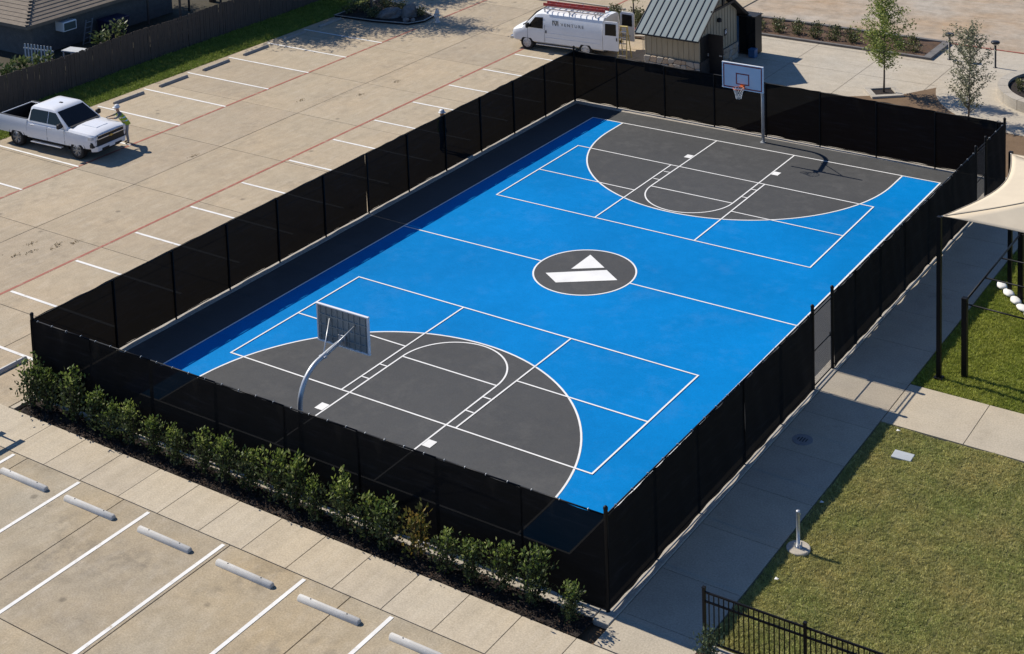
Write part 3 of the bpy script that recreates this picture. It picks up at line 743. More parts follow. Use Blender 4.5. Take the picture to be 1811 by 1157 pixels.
for x in (-1.2,1.3): MB().box((x,.1,2.22),(.06,3.4,.10)).build("beam",PICK,tr)
for y in (-1.4,.1,1.6): MB().box((.05,y,2.31),(2.9,.07,.07)).build("crossbar",PICK,tr)
def tree(name,label,loc,h,trunk_h,rad,nleaf,leafm,seed,L=.13,tr_=.09,shape='cone',nb=26,cat="tree",up=.5,spread=.18):
    rng=np.random.default_rng(seed); t=thing(name,label,cat,loc)
    m=MB(); pts=[]; x=y=0
    for i in range(9):
        z=h*.96*i/8; pts.append((x,y,z)); x+=rng.normal()*.02*h/5; y+=rng.normal()*.02*h/5
    m.tube(pts,[tr_*(1-.93*(i/8)**.8)+.004 for i in range(9)],8)
    def tp(z):
        q=z/(h*.96)*8; i=min(7,int(q)); f=q-i; return np.array(pts[i])*(1-f)+np.array(pts[i+1])*f
    C=[];D=[]
    m.build("trunk",BARK,t,True)
    lm=MB()
    for b in range(nb):
        f=(b+.5)/nb; z=trunk_h+(h*.97-trunk_h)*f; a=b*2.4+rng.uniform(-.4,.4)
        if shape=='cone': r=rad*(np.sin(np.pi*min(1,(f*.86+.12)))**.7)*(1-f*.62)*rng.uniform(.7,1.2)
        elif shape=='vase': r=rad*(.55+.45*np.sin(np.pi*f))*rng.uniform(.6,1.2)*(1 if f<.85 else .6)
        else: r=rad*np.sin(np.pi*(f*.9+.06))**.6*rng.uniform(.7,1.15)
        s=tp(z); e=s+np.array([np.cos(a)*r,np.sin(a)*r,r*up]); mid=(s+e)/2+np.array([0,0,-.04*r])
        lm.tube([s,mid,e],[.022*h/5*(1-.6*f),.012*h/5,.004],5)
        k=max(6,int(nleaf/nb*(r/rad+.25)))
        tt=rng.uniform(.15,1.05,k); p=s+(e-s)*tt[:,None]+rng.normal(size=(k,3))*spread*(h/5)*(.4+tt[:,None]*.7)
        C.append(p); d=rng.normal(size=(k,3)); d[:,2]*=.7; D.append(d)
    lm.build("limbs",BARK,t,True)
    C=np.concatenate(C);D=np.concatenate(D)
    V=leaves_np(C,D,rng.uniform(.6,1.3,len(C))*L,rng.uniform(.7,1.1,len(C))*L*.5,rng)
    link("crown",quads_np("crown",V,4,leafm),None,t)
    return t
tree("yard_tree","dense dark tree overhanging the timber frame beside the house",(-38.9,15.2,.7),6.2,1.5,2.5,13000,DARKL,301,.18,.14,'round',34,up=.3,spread=.28)
tree("yard_tree","broad dark tree shading the wooden fence past the timber frame",(-36.4,18.3,.7),8.2,2.6,2.7,16000,DARKL,302,.20,.2,'round',36,up=.25,spread=.30)
tree("yard_tree","tall dense tree shading the grass end near the boulder island",(-35.6,21.8,.7),9.0,2.6,2.9,17000,DARKL,304,.20,.2,'round',36,up=.25,spread=.30)
tree("yard_tree","shade tree behind the boulder island",(-34.6,26.6,.1),8.0,2.4,2.8,14000,DARKL,303,.20,.18,'round',34,up=.25,spread=.30)

# ------------------------------------------------------------------ east side: canopy, exercise bars, iron fence, fittings
SAILM=pm("canopy_cloth",(.62,.535,.40),(.56,.48,.36),1.5,.85,spec=.2)
def sail():
    # hypar shade sail on four posts; corners as (x,y,z)
    c=[(13.02,-.70,4.98),(21.5,-.4,3.9),(21.6,6.6,5.2),(13.22,5.45,4.88)]
    t=thing("shade_canopy","cream four-point shade canopy on black posts over the green lawn","canopy",(0,0,0))
    P=[Vector(q) for q in c]; apex=(P[0]+P[1]+P[2]+P[3])/4+Vector((0,0,1.0)); n=20
    # four-panel hip cloth: apex raised, edges scalloped inwards
    m=MB(); fs=[]
    for e in range(4):
        a,b=P[e],P[(e+1)%4]; vs=[]
        for j in range(n+1):
            for i in range(n+1):
                u=i/n; v=j/n
                ed=a.lerp(b,u); inw=(apex-ed); ed=ed+inw*(.16*4*u*(1-u)) + Vector((0,0,-.10*4*u*(1-u)))
                q=ed.lerp(apex,v); q.z-=.22*math.sin(math.pi*v)*.5*(1-v*.3)
                vs.append(q)
        m.add(vs,[(j*(n+1)+i,j*(n+1)+i+1,(j+1)*(n+1)+i+1,(j+1)*(n+1)+i) for j in range(n) for i in range(n)])
    cl=m.build("canopy_cloth",SAILM,t,True)
    md=cl.modifiers.new("thick",'SOLIDIFY'); md.thickness=.006
    SEAMC=pm("canopy_webbing",(.42,.37,.29),(.36,.31,.245),3,.8)
    for e in range(4):
        a,b=P[e],P[(e+1)%4]
        def edge(u):
            ed=a.lerp(b,u); return ed+(apex-ed)*(.16*4*u*(1-u))+Vector((0,0,-.10*4*u*(1-u)))
        MB().tube([edge(k/24)+Vector((0,0,.004)) for k in range(25)],.014,6).build("edge_cable",SEAMC,cl,True)
        MB().tube([a.lerp(apex,v)+Vector((0,0,-.11*math.sin(math.pi*v)*(1-v*.3)+.006)) for v in [k/16 for k in range(17)]],.012,6).build("seam",SEAMC,cl,True)
    for q in P:
        pb=(q.x-.05,q.y-.16 if q.y<3 else q.y+.14)
        MB().box((pb[0],pb[1],q.z/2+.02),(.13,.13,q.z+.04),bev=.01).build("post",BLACKM,t)
        MB().cyl((pb[0],pb[1],q.z),(q.x,q.y,q.z),.018,n=6).build("turnbuckle",GALV,t,True)
        MB().box((pb[0],pb[1],-.0),(.26,.26,.03)).build("base_plate",BLACKM,t)
    return t
sail()
bars=thing("exercise_bars","black steel pull-up bar frame on the green lawn","exercise bars",(0,0,0))
for x,y in ((13.60,-.41),(13.64,5.2),(16.2,-.55),(16.3,5.1)): MB().box((x,y,1.22),(.16,.16,2.50),bev=.012).build("post",BLACKM,bars)
MB().cyl((13.62,-.41,2.36),(13.64,5.2,2.36),.032,n=8).build("long_bar",BLACKM,bars,True)
MB().cyl((16.2,-.55,2.36),(16.3,5.1,2.36),.032,n=8).build("long_bar",BLACKM,bars,True)
for f,z in ((0.02,2.22),(.33,2.34),(.62,2.34),(.985,2.34)):
    a=Vector((13.62,-.41,z)).lerp(Vector((13.64,5.2,z)),f); b=Vector((16.2,-.55,z)).lerp(Vector((16.3,5.1,z)),f)
    MB().cyl(a,b,.026,n=8).build("crossbar",BLACKM,bars,True)
BAGM=pm("white_sandbag_cloth",(.76,.75,.72),(.66,.65,.62),6,.9,bmp=.4,bdist=.02)
for i in range(7):
    x=12.82+.36*i; y=5.88-.43*i
    m=MB(); rings=[]
    for k in range(9):
        u=k/8; wv=.17*math.sin(math.pi*(.12+.76*u))**.5; hv=.095*math.sin(math.pi*(.1+.8*u))**.6
        rings.append([(-.235+.47*u, wv*math.cos(a)*(1+.06*math.sin(3*a+k)), .10+hv*math.sin(a)*(1.0 if math.sin(a)>0 else .75)) for a in [2*math.pi*j/12 for j in range(12)]])
    m.loft(rings,True); o=m.build("sandbag",BAGM,None,True,(x,y,-.01),math.atan2(-.40,.335)+random.uniform(-.22,.22))
    setp(o,label=f"{ORD[i]} white sandbag in the curved line by the canopy post, counted from the walkway",category="sandbag",group="white sandbags under the canopy")
fi=thing("iron_fence","black ornamental iron fence enclosing the sod lawn","fence",(0,0,0))
a0=Vector((12.42,-14.98,0)); dI=Vector((1,.02,0)).normalized(); Lb=2.42
pbar=MB().box((0,0,.66),(.022,.022,1.12)).mesh("picket"); pbar.materials.append(BLACKM)
for b in range(4):
    q0=a0+dI*Lb*b; q1=a0+dI*Lb*(b+1)
    MB().box((q0.x,q0.y,.70),(.065,.065,1.42)).box((q0.x,q0.y,1.425),(.08,.08,.03)).build("post",BLACKM,fi)
    for z in (.14,1.10,1.32): MB().box(((q0.x+q1.x)/2,(q0.y+q1.y)/2,z),(Lb-.06,.036,.040),rot=Matrix.Rotation(math.atan2(dI.y,dI.x),3,'Z')).build("rail",BLACKM,fi)
    for k in range(1,20):
        q=q0+dI*(Lb*k/20); link("picket",pbar,None,fi,(q.x,q.y,.08),math.atan2(dI.y,dI.x))
setp(MB().box((17,-15.06,-.02),(9.2,.30,.12),bev=.01).build("mow_strip",KERBC),kind="structure",label="concrete mow strip under the iron fence",category="kerb")
nb_=setp(wobble_grid(12.40,22,-16.2,-15.23,60,8,lambda x,y:-.02+.03*math.sin(x*9+y*4)).build("mulch_corner",MULCH),kind="structure",label="red-brown mulch bed outside the iron fence",category="planting bed")
chips("mulch",12.4,16,-16.2,-15.22,1500,.0,nb_,leafmat("red_mulch_chips",[(0,(.05,.025,.016)),(1,(.16,.07,.045))],0,.9))
plant("small upright grey-green shrub at the iron fence corner post",(12.72,-15.45,0),.75,.22,420,leafmat("rosemary_leaf",[(0,(.04,.06,.03)),(1,(.12,.16,.09))],.2),211,.09,"fence_shrub","shrub")
bp=thing("steel_post","short galvanised steel post on a round concrete footing in the lawn","post",(12.76,-10.62,0))
MB().lathe([(.30,-.06),(.30,.015),(.28,.03)],n=26).build("footing",KERBC,bp)
MB().lathe([(.085,.03),(.085,.045),(.045,.05),(.045,.95),(.05,.955),(.05,.99),(.02,1.0)],n=14).build("tube",GALV,bp,True)
m=MB()
for a in range(4): m.box((.085*math.cos(a*1.57+.7),.085*math.sin(a*1.57+.7),.10),(.03,.012,.12),rot=Matrix.Rotation(a*1.57+.7,3,'Z'))
m.build("gusset",GALV,bp)
for y in (-.0,):
    MB().box((.05,0,.92),(.02,.05,.05)).build("bolt_tab",GALV,bp)
lid=setp(MB().box((13.53,-5.42,-.01),(.55,.38,.05),rot=Matrix.Rotation(R(2),3,'Z'),bev=.008).build("valve_box_lid",pm("pale_grey_plastic",(.42,.45,.47),(.36,.39,.41),3,.6)),label="pale grey valve box lid set in the sod lawn",category="valve box")
mh=thing("manhole_cover","round iron manhole cover in the shaded walkway","manhole cover",(10.86,-6.05,.002))
MB().lathe([(.29,-.02),(.29,.006),(.26,.008)],n=28).build("rim",pm("iron_blue_grey",(.27,.27,.27),(.20,.20,.20),8,.7,.1),mh)
m=MB()
for k in range(4): m.box((-.12+.08*k,.0,.011),(.025,.22 if k in(1,2) else .14,.008))
m.build("lettering_bars",PLBLK,mh)
# litter and pebbles
for i,(x,y,l) in enumerate(((12.83,-12.05,"white scrap of paper on the lawn near the iron fence"),(12.52,-8.6,"white scrap of paper at the lawn edge beside the walkway"),(13.0,-4.35,"crumpled pale scrap on the lawn by the gate path"))):
    m=MB(); m.add([(-.05,-.035,.012),(.04,-.03,.03),(.05,.035,.015),(-.035,.04,.035),(0,0,.042)],[(0,1,4),(1,2,4),(2,3,4),(3,0,4)]); setp(m.build("paper_scrap",BAGM,None,loc=(x,y,.03)),label=l,category="litter",group="paper scraps")
# made-up bench at the frame edge, added to cast the shadow on the sidewalk
bch=thing("stand_in_bench","added plank bench standing in for an unseen shadow caster at the hedge corner","bench",(-9.75,-17.75,0),R(90))
for yy in (-.42,.42): MB().box((0,yy,1.0),(1.15,.20,.05),bev=.008).build("plank",pm("stand_in_plank_%d"%int(yy*10+9),(.22,.26,.34),(.15,.19,.26),3,.7),bch)
for xx in (-.4,.4):
    MB().box((xx,0,.93),(.05,1.0,.07)).build("crossbar",GALV,bch)
    for yy in (-.38,.38): MB().box((xx,yy,.45),(.05,.05,.9)).build("leg",GALV,bch)

# ------------------------------------------------------------------ plaza, beds, road beyond the court
plz=setp(MB().quad((-10.1,15.44,-.012),(14,15.44,-.012),(14,32.1,-.012),(-10.1,32.1,-.012)).build("plaza",PLAZA),kind="structure",label="bright pale concrete plaza behind the court",category="plaza")
for x in (-7.2,-3.6,.0,3.6,7.2,10.8): flat("plaza_joint",strip((x,15.5),(x,32),.018),-.007,JOINT,plz)
for y in (18.6,21.8,25.2,28.5): flat("plaza_joint",strip((-10,y),(14,y),.018),-.0075,JOINT,plz)
def disc(cx,cy,r,n=48): return arc_pts(cx,cy,r,0,2*math.pi,n)[:-1]
dirt=setp(MB().quad((-1.8,15.5,.002),(12.6,15.5,.002),(12.6,19.9,.002),(8.3,20.9,.002),(4.05,25.05,.002),(2.9,23.2,.002),(-.1,21.2,.002)).build("bare_soil_bed",SOIL),kind="structure",label="bare brown soil bed between court fence and plaza",category="soil")
cwk=flat("plaza_walk",disc(9.6,26.2,5.75),.008,PLAZA,plz)
flat("plaza_walk",[(8.5,16.5),(12.5,16.9),(12.5,18.9),(8.9,19.4)],.007,WALKE,plz) if False else None
rd=setp(MB().quad((-60,32.1,-.05),(60,32.1,-.05),(60,120,-.05),(-60,120,-.05)).build("road",ROADF),kind="structure",label="dusty tan concrete road with tyre marks beyond the plaza",category="road")
setp(MB().quad((-29.8,25.2,-.052),(-10,25.2,-.052),(-10,32.1,-.052),(-29.8,32.1,-.052)).build("lot_extension",CONC),kind="structure",label="parking lot surface beyond the white van",category="paving")
MB().box((8.2,32.05,-.01),(11.8,.12,.06)).build("red_kerb",REDL,rd)
# long planting bed
lb=setp(wobble_grid(-9.6,1.9,29.1,31.7,90,22,lambda x,y:.06+.04*math.sin(x*4+y*3)*math.sin(y*5)).build("long_bed",pm("brown_mulch",(.13,.075,.045),(.07,.043,.027),4,.95,bmp=.8,bdist=.04,world=True,fine=20)),kind="structure",label="long mulch planting bed along the road",category="planting bed")
for c,d in (((-3.8,31.85,.03),(12.2,.22,.24)),((-3.8,28.98,.02),(12.2,.16,.18)),((2.15,30.42,.02),(.42,3.08,.2)),((-9.75,30.42,.02),(.2,3.0,.2))):
    MB().box(c,d,bev=.012).build("kerb_edge",pm("kerb_dark_%d"%int(d[0]*100),(.17,.16,.155),(.11,.105,.10),3,.85,world=True),lb)
LOWL=leafmat("low_shrub_leaf",[(0,(.05,.06,.022)),(.6,(.11,.12,.045)),(1,(.20,.20,.09))],.25)
lowv=[shrub_mesh(400+k,.42,.40,210,LOWL,.12) for k in range(4)]
k=0; spots=[]
for yy,off in ((29.75,0),(30.75,.55)):
    x=1.3-off
    while x>-9.2: spots.append((x+random.uniform(-.15,.15),yy+random.uniform(-.15,.15))); x-=1.08
for i,(x,y) in enumerate(spots):
    row="plaza-side" if i<len(spots)//2 else "road-side"; j=i if i<len(spots)//2 else i-len(spots)//2
    t=thing("low_shrub",f"{ORD[j]} low shrub in the {row} row of the long bed, counted from the bollard lights","shrub",(x,y,.02),random.uniform(0,6.28),"low shrubs in the long bed"); f_,s_=lowv[i%4]; link("foliage",f_,None,t); link("stem",s_,None,t)
# tree pit and young trees
pit=thing("tree_pit","square concrete tree pit with dark mulch in the plaza","tree pit",(2.12,23.05,0),R(38))
for c,d in (((0,.58,.04),(1.5,.26,.12)),((0,-.58,.04),(1.5,.26,.12)),((.62,0,.039),(.26,.90,.118)),((-.62,0,.039),(.26,.90,.118))): MB().box(c,d,bev=.01).build("kerb_edge",KERBC,pit)
MB().quad((-.5,-.46,.03),(.5,-.46,.03),(.5,.46,.03),(-.5,.46,.03)).build("mulch_bed",MULCH,pit)
tree("young_tree","slender light-green young tree standing in the square tree pit",(2.12,23.1,.02),5.6,1.15,1.40,7000,TREEL,311,.125,.05,'cone',46,up=.55,spread=.12)
tree("young_tree","sparse grey-green young tree beside the round planter",(6.70,21.3,0),4.15,.30,1.02,4200,TREEG,312,.12,.04,'vase',40,up=1.0,spread=.11)
LAMPM=pm("lamp_bronze",(.018,.017,.018),(.012,.012,.012),6,.45)
def bollard(label,loc):
    t=thing("bollard_light",label,"lamp",loc,0,"plaza bollard lights")
    MB().lathe([(.11,0),(.11,.015),(.055,.02),(.055,1.12)],n=14).build("post",LAMPM,t,True)
    MB().lathe([(.055,1.12),(.17,1.20),(.21,1.235)],n=18).build("lens",pm("lens_"+str(int(loc[0]*10)),(.30,.29,.27),None,4,.4),t,True)
    MB().lathe([(.215,1.235),(.215,1.30),(.19,1.325),(.05,1.335)],n=18).build("cap",LAMPM,t,True)
bollard("dark bollard light at the end of the long planting bed",(3.1,29.45,0)); bollard("dark bollard light next to the round planter",(5.47,29.16,0))
pl=thing("round_planter","raised round concrete planter with low green plants","planter",(9.7,26.2,0))
n=18
for i in range(n):
    a0_,a1_=2*math.pi*i/n+.004,2*math.pi*(i+1)/n-.004; K=5; m=MB()
    for ri,ro,z0,z1 in ((2.62,3.08,0,.50),):
        A=[(ro*math.cos(a0_+(a1_-a0_)*k/K),ro*math.sin(a0_+(a1_-a0_)*k/K)) for k in range(K+1)]; B_=[(ri*math.cos(a0_+(a1_-a0_)*k/K),ri*math.sin(a0_+(a1_-a0_)*k/K)) for k in range(K,-1,-1)]
        m.prism(A+B_,z0,z1)
    m.build("wall_segment",KERBC,pl)
MB().quad(*[(x-9.7*0,y,.36) for x,y in disc(0,0,2.64)]).build("mulch_bed",MULCH,pl)
for i in range(16):
    a=i*2.4; r=2.3*math.sqrt((i+.5)/16); plant(f"{ORD[i]} low plant inside the round planter, spiralling from its middle",(9.7+r*math.cos(a),26.2+r*math.sin(a),.36),.5,.34,150,LOWL,430+i%4,.13,"planter_plant","plant","plants in the round planter")

# ------------------------------------------------------------------ restroom hut
hut=thing("restroom_hut","small board-and-batten hut with grey metal roof and stone base","building",(0,0,0))
X0,X1,Y0,Y1=-9.32,-6.36,20.9,24.9; EZ=2.5; RZ=3.90; RY=(Y0+Y1)/2
BATT=pm("tan_siding",(.40,.345,.245),(.33,.28,.195),2,.85,stretch=(1,1,.3))
DTRIM=pm("dark_trim",(.022,.020,.020),(.015,.014,.014),5,.6)
gab=[(Y0,0),(Y1,0),(Y1,EZ),(RY,RZ-.12),(Y0,EZ)]
m=MB()
m.add([(X0,y,z) for y,z in gab]+[(X1,y,z) for y,z in gab],[(4,3,2,1,0),(5,6,7,8,9),(0,1,6,5),(1,2,7,6),(2,3,8,7),(3,4,9,8),(4,0,5,9)]); hw=m.build("wall",BATT,hut)
nbd=11
for i in range(nbd):
    x=X0+(X1-X0)*i/(nbd-1)
    MB().box((x,Y0-.014,1.66),(.045,.025,1.66)).build("batten",BATT,hw)
for i in range(14):
    y=Y0+(Y1-Y0)*i/13; zt=EZ+(RZ-.12-EZ)*(1-abs(y-RY)/(Y1-RY))-.05
    MB().box((X1+.014,y,(zt+.85)/2),(.025,.045,zt-.85)).build("batten",BATT,hw)
STONE=pm("field_stone",(.48,.44,.38),(.32,.285,.24),3.5,.9,bmp=.5,bdist=.02,fine=14)
STONE2=pm("field_stone_tan",(.50,.39,.28),(.34,.26,.19),3.5,.9,bmp=.5,bdist=.02,fine=14)
MORT=pm("dark_mortar",(.055,.05,.045),(.035,.03,.03),8,.95)
sb=MB().box(((X0+X1)/2,Y0-.04,.40),(X1-X0+.10,.06,.82)).box((X1+.04,(Y0+Y1)/2,.40),(.06,Y1-Y0,.82)).build("stone_base",MORT,hut)
def stones(p,du,L,out,ncol,seed):
    rg=random.Random(seed); rows=3; hrow=.82/rows
    g=[[(i/ncol*L+(rg.uniform(-.12,.12) if 0<i<ncol else 0), j*hrow+(rg.uniform(-.085,.085) if 0<j<rows else 0)) for i in range(ncol+1)] for j in range(rows+1)]
    for j in range(rows):
        for i in range(ncol):
            q=[g[j][i],g[j][i+1],g[j+1][i+1],g[j+1][i]]; c=(sum(a for a,_ in q)/4,sum(b for _,b in q)/4)
            poly=[]
            for k in range(4):
                a,b=q[k],q[(k+1)%4]
                for f in (.12,.88): poly.append((a[0]+(b[0]-a[0])*f,a[1]+(b[1]-a[1])*f))
            def ins(pt,f): return (c[0]+(pt[0]-c[0])*f,c[1]+(pt[1]-c[1])*f)
            th=rg.uniform(.035,.07); mm=MB(); rings=[]
            for f,d in ((.98,0),(.95,th*.6),(.82,th)):
                rings.append([Vector(p)+Vector(du)*a+Vector((0,0,b))+Vector(out)*d for a,b in (ins(q2,f*rg.uniform(.97,1.03)) for q2 in poly)])
            mm.loft(rings,True); mm.build("stone",STONE if rg.random()<.6 else STONE2,sb)
stones((X0-.05,Y0-.07,.0),(1,0,0),X1-X0+.1,(0,-1,0),9,1); stones((X1+.07,Y0+.95,.0),(0,1,0),Y1-Y0-.95,(1,0,0),9,2)
METR=pm("standing_seam_metal",(.135,.175,.19),(.115,.15,.165),1.2,.5,.1,spec=.3); SEAM=pm("seam_metal",(.035,.042,.05),(.03,.036,.042),4,.5,.1)
RX0,RX1=-9.50,-6.00; EY0,EY1=Y0-.72,Y1+.72; ezz=RZ-(RZ-EZ)*(RY-EY0)/(RY-Y0)+.10; rzz=RZ+.10
rfb=MB(); 
for a,b in (((EY0,ezz),(RY,rzz)),((RY,rzz),(EY1,ezz))):
    rfb.hexa([(RX0+.01,a[0],a[1]-.09),(RX1-.01,a[0],a[1]-.09),(RX1-.01,b[0],b[1]-.09),(RX0+.01,b[0],b[1]-.09),(RX0+.01,a[0],a[1]-.01),(RX1-.01,a[0],a[1]-.01),(RX1-.01,b[0],b[1]-.01),(RX0+.01,b[0],b[1]-.01)])
rfo=rfb.build("roof",DTRIM,hut)
npn=10; wv=(RX1-RX0)/npn
for side in (0,1):
    a,b=((EY0-.02,ezz),(RY,rzz)) if side==0 else ((RY,rzz),(EY1+.02,ezz))
    for i in range(npn):
        x=RX0+i*wv
        MB().hexa([(x+.008,a[0],a[1]-.012),(x+wv-.008,a[0],a[1]-.012),(x+wv-.008,b[0],b[1]-.012),(x+.008,b[0],b[1]-.012),(x+.008,a[0],a[1]+.004),(x+wv-.008,a[0],a[1]+.004),(x+wv-.008,b[0],b[1]+.004),(x+.008,b[0],b[1]+.004)]).build("roof_panel",METR,rfo)
    for i in range(npn+1):
        x=RX0+i*wv; MB().hexa([(x-.016,a[0],a[1]-.01),(x+.016,a[0],a[1]-.01),(x+.016,b[0],b[1]-.01),(x-.016,b[0],b[1]-.01),(x-.016,a[0],a[1]+.05),(x+.016,a[0],a[1]+.05),(x+.016,b[0],b[1]+.05),(x-.016,b[0],b[1]+.05)]).build("roof_seam",SEAM,rfo)
MB().box(((RX0+RX1)/2,RY,rzz+.03),(RX1-RX0,.22,.05)).build("ridge_cap",METR,rfo)
tie_z=RZ-.75
MB().box((RX1-.06,RY,tie_z),(.08,2.5,.11)).box((RX1-.06,RY,(tie_z+rzz)/2-.03),(.08,.11,rzz-tie_z-.15)).build("gable_truss",DTRIM,hut)
for xw in (-8.62,-7.45):
    wn=MB().box((xw,Y0-.035,1.95),(.66,.05,.30)).build("window",DTRIM,hut); MB().box((xw,Y0-.062,1.95),(.56,.012,.20)).build("pane",pm("frosted_pane_%d"%int(-xw*10),(.28,.27,.25),None,3,.3),wn)
dr=MB().box((X1+.02,Y0+.50,1.0),(.06,.80,2.0)).build("door",PLBLK,hut); MB().box((X1+.065,Y0+.80,1.0),(.05,.05,.14)).build("handle",GALV,dr)
od=MB().box((X1+.42,Y0+.93,1.02),(.80,.05,1.98)).build("open_door",DTRIM,hut); MB().box((X1+.7,Y0+.885,1.0),(.14,.05,.05)).build("handle",GALV,od)
MB().lathe([(.02,0),(.13,.02),(.11,.16),(.03,.22)],n=12).build("wall_lamp",DTRIM,hut,loc=(X1+.12,Y0+1.95,2.35))
sg1=MB().box((X1+.035,Y0+2.75,1.62),(.02,.22,.34)).build("restroom_sign",PLBLK,hut)
pic=MB(); pic.sphere((X1+.05,Y0+2.70,1.72),.03,8,4); pic.box((X1+.05,Y0+2.70,1.61),(.012,.055,.14)); pic.sphere((X1+.05,Y0+2.81,1.72),.03,8,4); pic.box((X1+.05,Y0+2.81,1.61),(.012,.08,.10)); pic.build("pictogram",WHITEP,sg1)
cab=thing("vending_cabinet","tall black cabinet with a blue front panel standing past the hut corner","cabinet",(-6.24,25.5,0))
CBL=pm("cabinet_blue",(.06,.15,.29),(.05,.125,.25),2,.5)
MB().box((0,.38,1.0),(1.32,.74,1.96),bev=.012).build("body",PLBLK,cab); MB().box((-.45,.002,1.0),(.38,.012,1.90)).build("front_panel",CBL,cab); MB().box((.21,.001,1.02),(.86,.010,1.84)).build("black_door",GLASS,cab); MB().box((0,.38,2.01),(1.40,.82,.06),bev=.01).build("top",DTRIM,cab)
pc=MB(); pc.sphere((-.45,-.008,1.42),.05,8,4,(1,.2,1)); pc.box((-.45,-.007,1.25),(.09,.012,.22)); pc.build("pictogram",pm("picto_dark_blue",(.02,.05,.13),None,4,.5),cab)
bnn=thing("blue_crate","small blue crate at the foot of the tall cabinet","crate",(-5.62,25.28,0))
MB().box((0,0,.20),(.34,.36,.40),bev=.015).build("body",CBL,bnn); MB().box((0,0,.415),(.37,.39,.035),bev=.01).build("lid",CBL,bnn)
# clutter between van and hut
YEL=pm("yellow_fibreglass",(.52,.42,.16),(.40,.32,.12),4,.6)
sl=thing("step_ladder","open yellow step ladder between van and hut","ladder",(-11.15,21.9,0),R(12))
for sx in (-.24,.24):
    MB().hexa([(sx-.02,-.42,0),(sx+.02,-.42,0),(sx+.02,-.36,0),(sx-.02,-.36,0),(sx*.7-.02,-.05,1.7),(sx*.7+.02,-.05,1.7),(sx*.7+.02,.01,1.7),(sx*.7-.02,.01,1.7)]).build("front_leg",YEL,sl)
    MB().hexa([(sx-.02,.40,0),(sx+.02,.40,0),(sx+.02,.45,0),(sx-.02,.45,0),(sx*.7-.02,.03,1.7),(sx*.7+.02,.03,1.7),(sx*.7+.02,.07,1.7),(sx*.7-.02,.07,1.7)]).build("rear_leg",YEL,sl)
for i in range(5): z=.3+.29*i; MB().box((0,-.39+.205*z,z),(.46-.06*z,.10,.03)).build("step",CHROME,sl)
MB().box((0,.01,1.71),(.40,.16,.04)).build("top_cap",YEL,sl)
REDP=pm("red_fabric",(.42,.02,.035),(.30,.015,.025),3,.7)
um=thing("red_canopy","red pop-up canopy corner behind the hut","canopy",(-10.3,26.2,0))
m=MB(); m.add([(-1,-1,1.55),(1,-1,1.55),(1,1,1.55),(-1,1,1.55),(0,0,2.2)],[(0,1,4),(1,2,4),(2,3,4),(3,0,4)]); m.build("cloth",REDP,um)
m=MB(); 
for a,b in (((-1,-1),(1,-1)),((1,-1),(1,1)),((1,1),(-1,1)),((-1,1),(-1,-1))): m.quad((*a,1.55),(*b,1.55),(*b,1.32),(*a,1.32))
m.build("valance",REDP,um)
for x in (-.97,.97):
    for y in (-.97,.97): MB().cyl((x,y,0),(x,y,1.56),.02,n=6).build("leg",GALV,um)
wb=thing("work_table","folding work table loaded with pipes beside the van","table",(-11.6,23.6,0),R(20))
MB().box((0,0,.8),(1.3,.6,.04),bev=.008).build("tabletop",KERBC,wb)
for x in (-.55,.55):
    for y in (-.24,.24): MB().cyl((x,y,0),(x,y,.79),.018,n=6).build("leg",GALV,wb)
for i,(mt,l) in enumerate(((WHITEP,"white pipe lying on the work table"),(REDP,"red tool case on the work table"))):
    if i==0: setp(MB().cyl((-.6,-.1,.0),(.9,.15,.03),.07,n=12).build("pipe",mt,None,True,(-11.6,23.6,.895),R(20)),label=l,category="pipe")
    else: setp(MB().box((0,0,.12),(.55,.32,.22),bev=.03).build("tool_case",mt,None,loc=(-11.85,23.75,.825),rotz=R(20)),label=l,category="tool case")

